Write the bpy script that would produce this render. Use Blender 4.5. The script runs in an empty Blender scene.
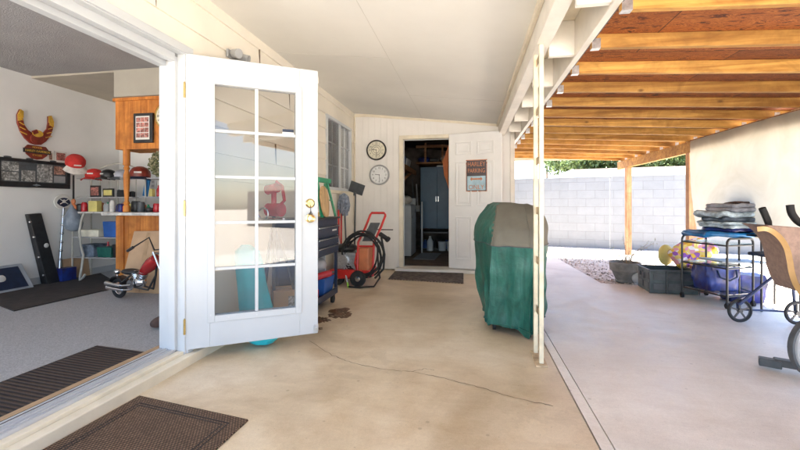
import bpy, math, random
from mathutils import Vector, Matrix, Euler, noise
random.seed(7)
S = bpy.context.scene
COL = S.collection
R = math.radians
PI = math.pi
H = 1.05                      # eye height of the camera
TH = R(9.93)                  # its yaw to the left of the house wall direction

# ------------------------------------------------------------------ materials
MATS = {}
def new_mat(name):
    m = bpy.data.materials.new(name); m.use_nodes = True
    nt = m.node_tree; nt.nodes.clear()
    out = nt.nodes.new('ShaderNodeOutputMaterial')
    b = nt.nodes.new('ShaderNodeBsdfPrincipled')
    nt.links.new(b.outputs[0], out.inputs[0])
    MATS[name] = m
    return m, nt, b, out
def L(nt, a, b): nt.links.new(a, b)
def coords(nt, scale=(1,1,1), rot=(0,0,0)):
    tc = nt.nodes.new('ShaderNodeTexCoord'); mp = nt.nodes.new('ShaderNodeMapping')
    mp.inputs['Scale'].default_value = scale; mp.inputs['Rotation'].default_value = rot
    L(nt, tc.outputs['Object'], mp.inputs[0]); return mp.outputs[0]
def noise_n(nt, vec, scale, detail=4, rough=.55, dist=0):
    n = nt.nodes.new('ShaderNodeTexNoise'); n.inputs['Scale'].default_value = scale
    n.inputs['Detail'].default_value = detail; n.inputs['Roughness'].default_value = rough
    n.inputs['Distortion'].default_value = dist
    L(nt, vec, n.inputs['Vector']); return n.outputs['Fac']
def ramp(nt, fac, stops):
    r = nt.nodes.new('ShaderNodeValToRGB'); e = r.color_ramp.elements
    while len(e) < len(stops): e.new(.5)
    for k, (p, c) in enumerate(stops):
        e[k].position = p; e[k].color = (c[0], c[1], c[2], 1) if not isinstance(c, (int, float)) else (c, c, c, 1)
    L(nt, fac, r.inputs[0]); return r.outputs[0]
def mix(nt, fac, a, b, mode='MIX'):
    m = nt.nodes.new('ShaderNodeMix'); m.data_type = 'RGBA'; m.blend_type = mode
    if isinstance(fac, (int, float)): m.inputs[0].default_value = fac
    else: L(nt, fac, m.inputs[0])
    for s, v in ((6, a), (7, b)):
        if isinstance(v, tuple): m.inputs[s].default_value = (v[0], v[1], v[2], 1)
        else: L(nt, v, m.inputs[s])
    return m.outputs[2]
def bump(nt, b, h, strength=.3, dist=.01):
    n = nt.nodes.new('ShaderNodeBump'); n.inputs['Strength'].default_value = strength
    n.inputs['Distance'].default_value = dist
    L(nt, h, n.inputs['Height']); L(nt, n.outputs[0], b.inputs['Normal'])
def mat(name, col, rough=.6, var=.12, scale=6, bmp=.15, metal=0, stretch=(1,1,1), col2=None, fine=80, spec=None, bd=.004):
    if name in MATS: return MATS[name]
    m, nt, b, out = new_mat(name)
    v = coords(nt, stretch)
    f = noise_n(nt, v, scale, 5)
    c2 = col2 or tuple(max(0, x*(1-2.2*var)) for x in col)
    c1 = tuple(min(1, x*(1+var*.5)) for x in col)
    c = ramp(nt, f, [(.32, c2), (.66, c1)])
    L(nt, c, b.inputs['Base Color'])
    fr = noise_n(nt, v, fine, 3)
    if bmp: bump(nt, b, fr, bmp, bd)
    rr = nt.nodes.new('ShaderNodeMapRange'); rr.inputs[3].default_value = max(.02, rough-.1); rr.inputs[4].default_value = min(1, rough+.1)
    L(nt, f, rr.inputs[0]); L(nt, rr.outputs[0], b.inputs['Roughness'])
    b.inputs['Metallic'].default_value = metal
    if spec is not None: b.inputs['Specular IOR Level'].default_value = spec
    return m

def concrete(name, base, dark, light, warm):
    m, nt, b, out = new_mat(name)
    v = coords(nt)
    big = noise_n(nt, v, .9, 5, .6, .6)
    med = noise_n(nt, v, 4.5, 6, .65, .3)
    fin = noise_n(nt, v, 70, 4, .7)
    c = ramp(nt, big, [(.3, dark), (.5, base), (.72, light)])
    c2 = ramp(nt, med, [(.30, warm), (.55, (1,1,1))])
    c = mix(nt, .8, c, c2, 'MULTIPLY')
    sp = ramp(nt, fin, [(.35, (.86,.86,.86)), (.65, (1.0,1.0,1.0))])
    c = mix(nt, .6, c, sp, 'MULTIPLY')
    v3 = coords(nt, (.8, 5, 1), (0, 0, -.25)); st = noise_n(nt, v3, 2.2, 6, .7, 1.5)
    c = mix(nt, .35, c, ramp(nt, st, [(.35, (.88,.86,.84)), (.6, (1.04,1.04,1.04))]), 'MULTIPLY')
    # scuffs and drips
    v2 = coords(nt, (1.2, 9, 1), (0, 0, .9))
    sc = noise_n(nt, v2, 3.0, 4, .6, 1.2)
    c = mix(nt, ramp(nt, sc, [(.66, 0.0), (.74, .22)]), c, tuple(x*.55 for x in dark))
    gr_ = noise_n(nt, v, 260, 2, .8)
    c = mix(nt, .8, c, ramp(nt, gr_, [(.30, (.72,.70,.68)), (.46, (1,1,1)), (.72, (1.06,1.06,1.06))]), 'MULTIPLY')
    pit = nt.nodes.new('ShaderNodeTexVoronoi'); pit.inputs['Scale'].default_value = 22; L(nt, v, pit.inputs['Vector'])
    c = mix(nt, ramp(nt, pit.outputs['Distance'], [(.045, .55), (.075, 0.0)]), c, tuple(x*.45 for x in dark))
    edge = noise_n(nt, v, 2.1, 9, .72, .2)
    c = mix(nt, ramp(nt, edge, [(.60, 0.0), (.63, .20), (.75, .10)]), c, tuple(x*.75 for x in dark))
    spt = nt.nodes.new('ShaderNodeTexVoronoi'); spt.inputs['Scale'].default_value = 5
    L(nt, v, spt.inputs['Vector'])
    c = mix(nt, ramp(nt, spt.outputs['Distance'], [(.035, .45), (.06, 0.0)]), c, tuple(x*.5 for x in dark))
    L(nt, c, b.inputs['Base Color'])
    b.inputs['Roughness'].default_value = .5
    L(nt, ramp(nt, med, [(.3, .30), (.7, .52)]), b.inputs['Roughness'])
    bump(nt, b, fin, .12, .003)
    return m
concrete('concrete_tan', (.68,.565,.405), (.49,.385,.255), (.80,.71,.57), (.82,.75,.66))
concrete('concrete_pink', (.81,.765,.70), (.66,.61,.55), (.88,.85,.80), (.90,.87,.83))

def wood(name, base, dark, knots=True, axis=0, glow=1, streak=.5):
    m, nt, b, out = new_mat(name)
    st = [14, 14, 14]; st[axis] = .7
    v = coords(nt, tuple(st))
    oi = nt.nodes.new('ShaderNodeObjectInfo')
    va = nt.nodes.new('ShaderNodeVectorMath'); va.operation = 'ADD'
    L(nt, v, va.inputs[0]); L(nt, oi.outputs['Random'], va.inputs[1])
    sc = nt.nodes.new('ShaderNodeVectorMath'); sc.operation = 'SCALE'; sc.inputs['Scale'].default_value = 1
    L(nt, va.outputs[0], sc.inputs[0])
    g = noise_n(nt, sc.outputs[0], 1.6, 6, .6, .8)
    c = ramp(nt, g, [(.24, tuple(x*.7 for x in dark)), (.36, dark), (.56, base), (.72, tuple(min(1, x*1.35) for x in base))])
    pn = noise_n(nt, coords(nt), 2.6, 5, .7, 1.0)
    c = mix(nt, .7, c, ramp(nt, pn, [(.35, (.62,.55,.45)), (.6, (1.15,1.15,1.15))]), 'MULTIPLY')
    v2 = coords(nt)
    if knots:
        vo = nt.nodes.new('ShaderNodeTexVoronoi'); vo.inputs['Scale'].default_value = 3.2
        vv = nt.nodes.new('ShaderNodeVectorMath'); vv.operation = 'ADD'
        L(nt, coords(nt, tuple(1.0 if k == axis else 1.7 for k in range(3))), vv.inputs[0])
        ml = nt.nodes.new('ShaderNodeMath'); ml.operation = 'MULTIPLY'; ml.inputs[1].default_value = 37
        L(nt, oi.outputs['Random'], ml.inputs[0]); L(nt, ml.outputs[0], vv.inputs[1])
        L(nt, vv.outputs[0], vo.inputs['Vector'])
        c = mix(nt, ramp(nt, vo.outputs['Distance'], [(.03, .85), (.10, 0.0)]), c, tuple(x*.4 for x in dark))
        pl = noise_n(nt, vv.outputs[0], 2.2, 3, .5)
        c = mix(nt, ramp(nt, pl, [(.56, 0.0), (.60, .25), (.64, 0.0)]), c, tuple(x*.5 for x in dark))
    rv = ramp(nt, oi.outputs['Random'], [(0, (.74,.70,.64)), (1, (1.1,1.1,1.1))])
    c = mix(nt, 1, c, rv, 'MULTIPLY')
    L(nt, c, b.inputs['Base Color']); b.inputs['Roughness'].default_value = .65
    bump(nt, b, g, .2, .003)
    return m
wood('rafter_wood', (.53,.295,.072), (.36,.165,.030), axis=0)
wood('post_wood', (.62,.36,.19), (.42,.20,.09), axis=2)
wood('cabinet_wood', (.62,.24,.045), (.45,.14,.02), axis=2)
wood('shelf_wood', (.42,.22,.10), (.25,.11,.05), axis=0)

def ply():
    m, nt, b, out = new_mat('plywood')
    v = coords(nt, (2.2, 9, 1), (0, 0, .35))
    g = noise_n(nt, v, 1.3, 8, .72, 2.4)
    c = ramp(nt, g, [(.36, (.02,.005,.002)), (.43, (.12,.028,.007)), (.48, (.42,.15,.03)), (.515, (.13,.028,.006)), (.56, (.36,.115,.02)), (.62, (.06,.012,.004)), (.68, (.20,.05,.01))])
    # sheet to sheet tone, 1.2 x 2.4 m sheets
    br = nt.nodes.new('ShaderNodeTexBrick'); br.inputs['Scale'].default_value = 1
    br.inputs['Brick Width'].default_value = 1.22; br.inputs['Row Height'].default_value = .61
    br.inputs['Mortar Size'].default_value = .004
    br.inputs['Color1'].default_value = (.55,.40,.36,1); br.inputs['Color2'].default_value = (1.25,1.15,1.05,1); br.inputs['Mortar'].default_value = (.1,.05,.03,1)
    L(nt, coords(nt, (1,1,1), (0,0,.0)), br.inputs['Vector'])
    c = mix(nt, .8, c, br.outputs['Color'], 'MULTIPLY')
    L(nt, c, b.inputs['Base Color']); b.inputs['Roughness'].default_value = .7
    bump(nt, b, g, .2, .003)
ply()

def gravel():
    m, nt, b, out = new_mat('gravel')
    v = coords(nt)
    vo = nt.nodes.new('ShaderNodeTexVoronoi'); vo.inputs['Scale'].default_value = 34; L(nt, v, vo.inputs['Vector'])
    cc = nt.nodes.new('ShaderNodeSeparateColor'); L(nt, vo.outputs['Color'], cc.inputs[0])
    c = ramp(nt, cc.outputs[0], [(0, (.46,.39,.33)), (.35, (.62,.55,.48)), (.7, (.70,.64,.58)), (1, (.80,.77,.72))])
    e = ramp(nt, vo.outputs['Distance'], [(.3, (1,1,1)), (.8, (.62,.60,.58))])
    c = mix(nt, 1, c, e, 'MULTIPLY')
    L(nt, c, b.inputs['Base Color']); b.inputs['Roughness'].default_value = .9
    iv = nt.nodes.new('ShaderNodeMath'); iv.operation = 'MULTIPLY'; iv.inputs[1].default_value = -1
    L(nt, vo.outputs['Distance'], iv.inputs[0]); bump(nt, b, iv.outputs[0], .7, .02)
gravel()

def blocks():
    m, nt, b, out = new_mat('block_wall')
    tc = nt.nodes.new('ShaderNodeTexCoord'); sp = nt.nodes.new('ShaderNodeSeparateXYZ'); cb = nt.nodes.new('ShaderNodeCombineXYZ')
    L(nt, tc.outputs['Object'], sp.inputs[0]); L(nt, sp.outputs[0], cb.inputs[0]); L(nt, sp.outputs[2], cb.inputs[1])
    br = nt.nodes.new('ShaderNodeTexBrick'); br.inputs['Scale'].default_value = 1
    br.inputs['Brick Width'].default_value = .406; br.inputs['Row Height'].default_value = .203
    br.inputs['Mortar Size'].default_value = .006; br.inputs['Mortar Smooth'].default_value = .4
    br.inputs['Color1'].default_value = (.21,.22,.235,1); br.inputs['Color2'].default_value = (.225,.235,.25,1); br.inputs['Mortar'].default_value = (.185,.19,.20,1)
    L(nt, cb.outputs[0], br.inputs['Vector'])
    n = noise_n(nt, tc.outputs['Object'], 3, 6, .7)
    c = mix(nt, .6, br.outputs['Color'], ramp(nt, n, [(.3, (.82,.82,.82)), (.7, (1.05,1.05,1.05))]), 'MULTIPLY')
    L(nt, c, b.inputs['Base Color']); b.inputs['Roughness'].default_value = .9
    f = noise_n(nt, tc.outputs['Object'], 60, 4)
    iv = nt.nodes.new('ShaderNodeMath'); iv.operation = 'SUBTRACT'; L(nt, f, iv.inputs[0]); L(nt, br.outputs['Fac'], iv.inputs[1])
    bump(nt, b, iv.outputs[0], .5, .008)
blocks()

def glass(name, col=(1,1,1), fac_min=.06, rough=.02, tint=.92, refl=(1,1,1)):
    m, nt, b, out = new_mat(name)
    nt.nodes.remove(b)
    tr = nt.nodes.new('ShaderNodeBsdfTransparent'); tr.inputs[0].default_value = (col[0]*tint, col[1]*tint, col[2]*tint, 1)
    gl = nt.nodes.new('ShaderNodeBsdfGlossy'); gl.inputs['Roughness'].default_value = rough
    gl.inputs['Color'].default_value = (*refl, 1)
    fr = nt.nodes.new('ShaderNodeFresnel'); fr.inputs[0].default_value = 1.5
    mr = nt.nodes.new('ShaderNodeMapRange'); mr.inputs[3].default_value = fac_min; mr.inputs[4].default_value = .8
    L(nt, fr.outputs[0], mr.inputs[0])
    mx = nt.nodes.new('ShaderNodeMixShader'); L(nt, mr.outputs[0], mx.inputs[0]); L(nt, tr.outputs[0], mx.inputs[1]); L(nt, gl.outputs[0], mx.inputs[2])
    L(nt, mx.outputs[0], out.inputs[0])
glass('door_glass', fac_min=.018, tint=.85)
glass('window_glass', fac_min=.14, tint=.8)
glass('shelf_glass', (.75,.92,.95), .12, .05, .85)

def tarp():
    m, nt, b, out = new_mat('tarp')
    v = coords(nt)
    n = noise_n(nt, v, 2.0, 4, .6, 1.0)
    c = ramp(nt, n, [(.3, (.44,.40,.32)), (.7, (.55,.52,.44))])
    f = nt.nodes.new('ShaderNodeTexChecker'); f.inputs['Scale'].default_value = 160
    L(nt, v, f.inputs['Vector']); f.inputs['Color1'].default_value = (1,1,1,1); f.inputs['Color2'].default_value = (.9,.9,.9,1)
    c = mix(nt, .5, c, f.outputs['Color'], 'MULTIPLY')
    L(nt, c, b.inputs['Base Color']); b.inputs['Roughness'].default_value = .8
    t = nt.nodes.new('ShaderNodeBsdfTranslucent'); L(nt, c, t.inputs[0])
    mx = nt.nodes.new('ShaderNodeMixShader'); mx.inputs[0].default_value = .46
    L(nt, b.outputs[0], mx.inputs[1]); L(nt, t.outputs[0], mx.inputs[2]); L(nt, mx.outputs[0], out.inputs[0])
    bump(nt, b, n, .3, .02)
tarp()

def ribmat(name, a, c2, axis, freq, bstr=.8, wob=.0):
    """woven mat with ribs across one axis"""
    m, nt, b, out = new_mat(name)
    st = [1,1,1]
    w = nt.nodes.new('ShaderNodeTexWave'); w.wave_type = 'BANDS'; w.bands_direction = 'XY'[axis]
    w.inputs['Scale'].default_value = freq; w.inputs['Distortion'].default_value = wob; w.inputs['Detail'].default_value = 2
    L(nt, coords(nt), w.inputs['Vector'])
    n = noise_n(nt, coords(nt), 220, 3)
    c = ramp(nt, w.outputs['Fac'], [(.25, a), (.6, c2)])
    c = mix(nt, .7, c, ramp(nt, n, [(.35, (.45,.45,.45)), (.65, (1.2,1.2,1.2))]), 'MULTIPLY')
    L(nt, c, b.inputs['Base Color']); b.inputs['Roughness'].default_value = .9
    bump(nt, b, w.outputs['Fac'], bstr, .006)
ribmat('ribbed_mat', (.006,.006,.009), (.075,.048,.034), 1, 11)
def weave():
    m, nt, b, out = new_mat('weave_mat')
    v = coords(nt, (1,1,1))
    ck = nt.nodes.new('ShaderNodeTexBrick'); ck.inputs['Scale'].default_value = 1
    ck.inputs['Brick Width'].default_value = .016; ck.inputs['Row Height'].default_value = .010; ck.inputs['Mortar Size'].default_value = .0022
    ck.inputs['Color1'].default_value = (.26,.17,.11,1); ck.inputs['Color2'].default_value = (.17,.105,.065,1); ck.inputs['Mortar'].default_value = (.025,.015,.01,1)
    L(nt, v, ck.inputs['Vector'])
    n = noise_n(nt, v, 3, 4)
    c = mix(nt, .6, ck.outputs['Color'], ramp(nt, n, [(.3, (.7,.7,.7)), (.7, (1.15,1.1,1.05))]), 'MULTIPLY')
    L(nt, c, b.inputs['Base Color']); b.inputs['Roughness'].default_value = .85
    iv = nt.nodes.new('ShaderNodeMath'); iv.operation = 'MULTIPLY'; iv.inputs[1].default_value = -1
    L(nt, ck.outputs['Fac'], iv.inputs[0]); bump(nt, b, iv.outputs[0], .7, .004)
weave()
def floral():
    m, nt, b, out = new_mat('floral')
    vo = nt.nodes.new('ShaderNodeTexVoronoi'); vo.inputs['Scale'].default_value = 21; L(nt, coords(nt), vo.inputs['Vector'])
    cc = nt.nodes.new('ShaderNodeSeparateColor'); L(nt, vo.outputs['Color'], cc.inputs[0])
    c = ramp(nt, cc.outputs[1], [(0, (.80,.50,.06)), (.28, (.85,.82,.80)), (.5, (.33,.12,.50)), (.68, (.82,.66,.20)), (.85, (.75,.35,.45))])
    nt.nodes[-1].color_ramp.interpolation = 'CONSTANT'
    L(nt, c, b.inputs['Base Color']); b.inputs['Roughness'].default_value = .85
floral()
def photo(name, seed, tone):
    m, nt, b, out = new_mat(name)
    v = coords(nt, (1,1,1))
    n = noise_n(nt, v, 14+seed, 6, .75, 1.5)
    c = ramp(nt, n, [(.34, tuple(x*.08 for x in tone)), (.5, tuple(x*.4 for x in tone)), (.6, tone)])
    L(nt, c, b.inputs['Base Color']); b.inputs['Roughness'].default_value = .35
photo('photo_bw', 3, (.62,.62,.60)); photo('photo_warm', 9, (.75,.42,.32)); photo('photo_red', 5, (.75,.30,.25))

mat('siding', (.78,.73,.635), .6, .05, 1.5, .25, fine=120)
mat('siding_back', (.82,.80,.77), .6, .05, 1.5, .25, fine=120)
mat('white_paint', (.53,.555,.58), .35, .03, 3, .04)
mat('door_white', (.80,.80,.80), .4, .03, 3, .04)
mat('seam_paint', (.60,.58,.53), .9, .05, 3, .1)
mat('soffit_tan', (.40,.375,.32), .85, .05, 3, .3)
mat('cream_paint', (.78,.71,.57), .5, .07, 5, .1)
mat('beam_white', (.77,.73,.66), .5, .07, 4, .12)
mat('porch_ceiling', (.76,.75,.71), .8, .035, 1.1, .3, fine=160)
mat('room_wall', (.80,.80,.79), .8, .03, 2, .15, fine=160)
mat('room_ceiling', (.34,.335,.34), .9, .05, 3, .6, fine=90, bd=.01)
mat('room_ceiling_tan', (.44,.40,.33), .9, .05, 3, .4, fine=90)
mat('carpet', (.50,.50,.505), .95, .16, 120, .8, fine=260, bd=.012)
mat('rug_dark', (.05,.04,.036), .95, .2, 9, .6, fine=160)
mat('rug_brown', (.15,.115,.095), .95, .35, 14, .8, fine=200, bd=.01)
mat('fringe', (.42,.33,.25), .9, .2, 30, .3)
mat('aluminium', (.56,.57,.59), .45, .02, 8, .0, metal=.1)
mat('threshold_wood', (.50,.34,.20), .6, .15, 12, .1, stretch=(8,.6,8))
mat('brass', (.80,.60,.25), .2, .1, 30, 0, metal=1)
mat('chrome', (.60,.61,.63), .2, .05, 30, 0, metal=1)
mat('galv', (.62,.64,.66), .35, .12, 40, .05, metal=.85)
mat('black_metal', (.025,.025,.028), .35, .2, 30, .05)
mat('black_plastic', (.022,.022,.024), .45, .2, 20, .05)
mat('rubber', (.02,.02,.021), .75, .2, 20, .1)
mat('dark_grey', (.085,.095,.105), .5, .15, 15, .1)
mat('crate_grey', (.07,.095,.10), .45, .2, 9, .1)
mat('grey_plastic', (.36,.37,.38), .5, .1, 10, .05)
mat('red_paint', (.60,.025,.02), .35, .12, 20, .05)
mat('red_cloth', (.55,.035,.03), .9, .12, 20, .2)
mat('cap_white', (.72,.69,.64), .9, .1, 20, .2)
mat('navy', (.018,.03,.065), .35, .15, 14, .03)
mat('navy_cloth', (.02,.04,.09), .8, .2, 14, .1)
mat('teal_plastic', (.0,.40,.50), .4, .12, 5, .1, fine=25)
mat('teal_sheet', (.03,.50,.58), .35, .12, 4, .2, fine=18)
mat('blue_cabinet', (.055,.145,.26), .4, .08, 5, .03)
mat('blue_bin', (.03,.12,.42), .4, .15, 6, .05)
mat('blue_tarp', (.01,.19,.50), .45, .25, 9, .3, fine=30)
mat('blue_deep', (.010,.04,.24), .4, .3, 9, .3, fine=24, col2=(.02,.008,.05))
mat('purple_bag', (.02,.03,.22), .4, .4, 7, .4, fine=20)
mat('cloth_pale', (.58,.70,.78), .9, .30, 14, .5, fine=60)
mat('cloth_grey', (.17,.21,.27), .9, .35, 9, .5, fine=60)
mat('cloth_slate', (.42,.43,.49), .9, .25, 9, .5, fine=60)
mat('cloth_brown', (.10,.06,.05), .9, .25, 9, .5, fine=60)
mat('mop_cloth', (.33,.37,.46), .9, .3, 25, .5, fine=60)
mat('washer_white', (.70,.74,.78), .3, .03, 5, .02)
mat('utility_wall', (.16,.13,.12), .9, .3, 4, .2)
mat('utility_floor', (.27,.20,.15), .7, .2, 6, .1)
mat('grey_mat', (.42,.44,.47), .8, .1, 30, .3)
mat('cardboard', (.50,.33,.20), .85, .08, 4, .1)
mat('tape', (.42,.27,.15), .3, .1, 10, 0)
mat('clock_face', (.78,.74,.60), .5, .12, 9, 0)
mat('clock_face_white', (.78,.80,.81), .45, .04, 9, 0)
mat('ink', (.03,.03,.035), .6, .1, 9, 0)
mat('gold_paint', (.72,.42,.05), .45, .15, 15, .05)
mat('maroon_paint', (.25,.035,.02), .4, .2, 15, .05)
mat('chopper_red', (.33,.015,.015), .15, .1, 8, 0, spec=.7)
mat('orange_hose', (.60,.20,.08), .5, .1, 9, 0)
mat('terracotta', (.52,.26,.20), .8, .15, 8, .1)
mat('planter_grey', (.25,.25,.24), .7, .2, 9, .1)
mat('twig', (.30,.24,.16), .8, .2, 9, 0)
mat('bag_white', (.60,.66,.72), .5, .08, 9, .3, fine=18)
mat('bag_grey', (.26,.31,.38), .35, .2, 9, .5, fine=16)
mat('green_plastic', (.03,.33,.17), .4, .12, 9, .05)
mat('lime', (.35,.72,.08), .4, .1, 9, 0)
mat('board_wood', (.60,.39,.19), .6, .2, 5, .05, stretch=(1,9,1))
mat('marble', (.62,.60,.57), .3, .2, 14, .02)
mat('rack_metal', (.50,.48,.43), .45, .1, 10, .05)
mat('silver_cloth', (.45,.45,.47), .5, .1, 9, .2)
mat('flower_dry', (.46,.42,.26), .9, .35, 40, .3)
mat('flower_dark', (.16,.17,.08), .9, .3, 40, .3)
mat('house_wall', (.55,.54,.52), .8, .05, 2, .1)
mat('roof_shingle', (.085,.062,.05), .9, .14, 5, .3, fine=40)
mat('fascia_blue', (.38,.42,.46), .6, .1, 5, 0)
mat('bark', (.20,.15,.11), .9, .3, 12, .4)
mat('leaf_light', (.14,.20,.05), .6, .3, 3, 0)
mat('leaf_dark', (.06,.11,.03), .6, .3, 3, 0)
mat('leaf_pale', (.30,.34,.20), .6, .3, 3, 0)
mat('bike_tan', (.52,.31,.12), .4, .1, 7, .05)
mat('bike_brown', (.30,.20,.16), .75, .12, 30, .4, fine=140)
mat('blue_frame', (.03,.045,.12), .3, .1, 9, 0)
mat('spoke', (.06,.06,.065), .4, .1, 9, 0)
mat('stain', (.17,.075,.03), .3, .3, 9, .05)
mat('crack', (.16,.115,.08), .9, .2, 30, .1)
mat('joint', (.17,.12,.10), .9, .3, 30, .3)
mat('post_cream', (.78,.70,.52), .5, .12, 9, .1)
mat('rust_cream', (.62,.47,.30), .7, .3, 14, .2)
mat('sign_blue', (.42,.60,.70), .35, .1, 10, 0)
mat('sign_dark', (.09,.075,.085), .35, .15, 10, 0)
mat('sign_orange', (.60,.24,.12), .4, .12, 20, 0)
mat('yellow_box', (.70,.60,.20), .5, .1, 10, 0)
mat('paper', (.75,.74,.70), .7, .05, 10, 0)
mat('red_gloss', (.50,.02,.03), .25, .15, 10, 0)
mat('blind', (.62,.62,.60), .7, .05, 10, 0)
mat('screen_dark', (.14,.14,.15), .7, .08, 60, .2)
mat('yellow_bristle', (.55,.42,.12), .8, .2, 60, .2)
mat('pebble', (.66,.58,.51), .9, .35, 3, .2)
mat('brown_cover', (.155,.145,.115), .7, .15, 3, .3, fine=40, col2=(.11,.10,.078))

def soak():
    nt = MATS['stain'].node_tree; b = nt.nodes['Principled BSDF']
    n = noise_n(nt, coords(nt), 16, 5, .7, .5); L(nt, ramp(nt, n, [(.36, .30), (.56, .90)]), b.inputs['Alpha'])
soak()
def cover_teal():
    m, nt, b, out = new_mat('teal_cover')
    n = noise_n(nt, coords(nt, (5,5,.8)), 2.2, 6, .65, .8)
    n2 = noise_n(nt, coords(nt), 24, 4, .6, .5)
    c = ramp(nt, n, [(.3, (.005,.065,.05)), (.55, (.018,.125,.098)), (.75, (.06,.20,.165))])
    c = mix(nt, .6, c, ramp(nt, n2, [(.35, (.75,.75,.75)), (.65, (1.1,1.1,1.1))]), 'MULTIPLY')
    L(nt, c, b.inputs['Base Color']); b.inputs['Roughness'].default_value = .42
    bump(nt, b, n2, .5, .008)
cover_teal()

# ------------------------------------------------------------------ mesh building
class MB:
    def __init__(s): s.v = []; s.f = []; s.mi = []; s.cur = 0
    def add(s, vs, fs):
        o = len(s.v); s.v += [Vector(p) for p in vs]
        for f in fs: s.f.append(tuple(o+i for i in f)); s.mi.append(s.cur)
        return s
    def m(s, k): s.cur = k; return s
    def box(s, x0, x1, y0, y1, z0, z1):
        return s.add([(x0,y0,z0),(x1,y0,z0),(x1,y1,z0),(x0,y1,z0),(x0,y0,z1),(x1,y0,z1),(x1,y1,z1),(x0,y1,z1)],
                     [(0,3,2,1),(4,5,6,7),(0,1,5,4),(1,2,6,5),(2,3,7,6),(3,0,4,7)])
    def obox(s, c, size, rot=(0,0,0)):
        M = Matrix.Translation(c) @ Euler(rot).to_matrix().to_4x4()
        a, b, d = [k/2 for k in size]
        vs = [M @ Vector(p) for p in [(-a,-b,-d),(a,-b,-d),(a,b,-d),(-a,b,-d),(-a,-b,d),(a,-b,d),(a,b,d),(-a,b,d)]]
        return s.add(vs, [(0,3,2,1),(4,5,6,7),(0,1,5,4),(1,2,6,5),(2,3,7,6),(3,0,4,7)])
    def hexa(s, bot, top):
        return s.add(list(bot)+list(top), [(0,3,2,1),(4,5,6,7),(0,1,5,4),(1,2,6,5),(2,3,7,6),(3,0,4,7)])
    def bar(s, p0, p1, w, h=None, up=(0,0,1)):
        p0, p1 = Vector(p0), Vector(p1); d = (p1-p0).normalized(); h = h or w
        up = Vector(up)
        if abs(d.dot(up)) > .98: up = Vector((1,0,0))
        a = d.cross(up).normalized(); b = a.cross(d).normalized()
        c = [(-a*w-b*h)/2, (a*w-b*h)/2, (a*w+b*h)/2, (-a*w+b*h)/2]
        return s.hexa([p0+k for k in c], [p1+k for k in c])
    def cyl(s, p0, p1, r0, r1=None, n=16, cap=True):
        r1 = r0 if r1 is None else r1
        p0, p1 = Vector(p0), Vector(p1); d = (p1-p0).normalized()
        up = Vector((0,0,1)) if abs(d.z) < .95 else Vector((1,0,0))
        a = d.cross(up).normalized(); b = a.cross(d)
        vs = [p0 + (a*math.cos(2*PI*k/n)+b*math.sin(2*PI*k/n))*r0 for k in range(n)]
        vs += [p1 + (a*math.cos(2*PI*k/n)+b*math.sin(2*PI*k/n))*r1 for k in range(n)]
        fs = [(k, (k+1) % n, n+(k+1) % n, n+k) for k in range(n)]
        if cap: fs += [tuple(range(n-1, -1, -1)), tuple(range(n, 2*n))]
        return s.add(vs, fs)
    def tube(s, pts, r, n=8, closed=False):
        pts = [Vector(p) for p in pts]; N = len(pts); rings = []
        prev = None
        for i, p in enumerate(pts):
            if closed: d = pts[(i+1) % N]-pts[i-1]
            else: d = pts[min(i+1, N-1)]-pts[max(i-1, 0)]
            d.normalize()
            if prev is None:
                up = Vector((0,0,1)) if abs(d.z) < .9 else Vector((1,0,0)); a = d.cross(up).normalized()
            else:
                a = (prev - d*prev.dot(d)); a = a.normalized() if a.length > 1e-6 else d.orthogonal().normalized()
            prev = a; b = d.cross(a)
            rr = r[i] if isinstance(r, (list, tuple)) else r
            rings.append([p + (a*math.cos(2*PI*k/n)+b*math.sin(2*PI*k/n))*rr for k in range(n)])
        vs = [q for g in rings for q in g]; fs = []
        for i in range(N if closed else N-1):
            j = (i+1) % N
            fs += [(i*n+k, i*n+(k+1) % n, j*n+(k+1) % n, j*n+k) for k in range(n)]
        if not closed: fs += [tuple(range(n-1, -1, -1)), tuple(range((N-1)*n, N*n))]
        return s.add(vs, fs)
    def lathe(s, prof, c=(0,0,0), n=24, axis='z', M=None, cap=True):
        vs = []; fs = []
        for r, h in prof:
            for k in range(n):
                a = 2*PI*k/n; p = Vector((r*math.cos(a), r*math.sin(a), h))
                if axis == 'y': p = Vector((p.x, p.z, p.y))
                if axis == 'x': p = Vector((p.z, p.x, p.y))
                if M is not None: p = M @ p
                vs.append(p+Vector(c))
        for i in range(len(prof)-1):
            fs += [(i*n+k, i*n+(k+1) % n, (i+1)*n+(k+1) % n, (i+1)*n+k) for k in range(n)]
        if cap: fs += [tuple(range(n-1, -1, -1)), tuple(range((len(prof)-1)*n, len(prof)*n))]
        return s.add(vs, fs)
    def ball(s, c, r, sc=(1,1,1), nu=14, nv=9):
        return s.lathe([(max(1e-4, r*math.sin(PI*k/nv)), -r*math.cos(PI*k/nv)) for k in range(nv+1)], c, nu, 'z', Matrix.Diagonal((*sc,)).to_3x3())
    def prism(s, poly, d0, d1, axis='z', M=None):
        """poly in the plane across axis, extruded from d0 to d1"""
        n = len(poly); vs = []
        for d in (d0, d1):
            for a, b in poly:
                p = {'z': (a,b,d), 'y': (a,d,b), 'x': (d,a,b)}[axis]
                p = Vector(p); vs.append(M @ p if M is not None else p)
        return s.add(vs, [tuple(range(n-1, -1, -1)), tuple(range(n, 2*n))]+[(k, (k+1) % n, n+(k+1) % n, n+k) for k in range(n)])
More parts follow.
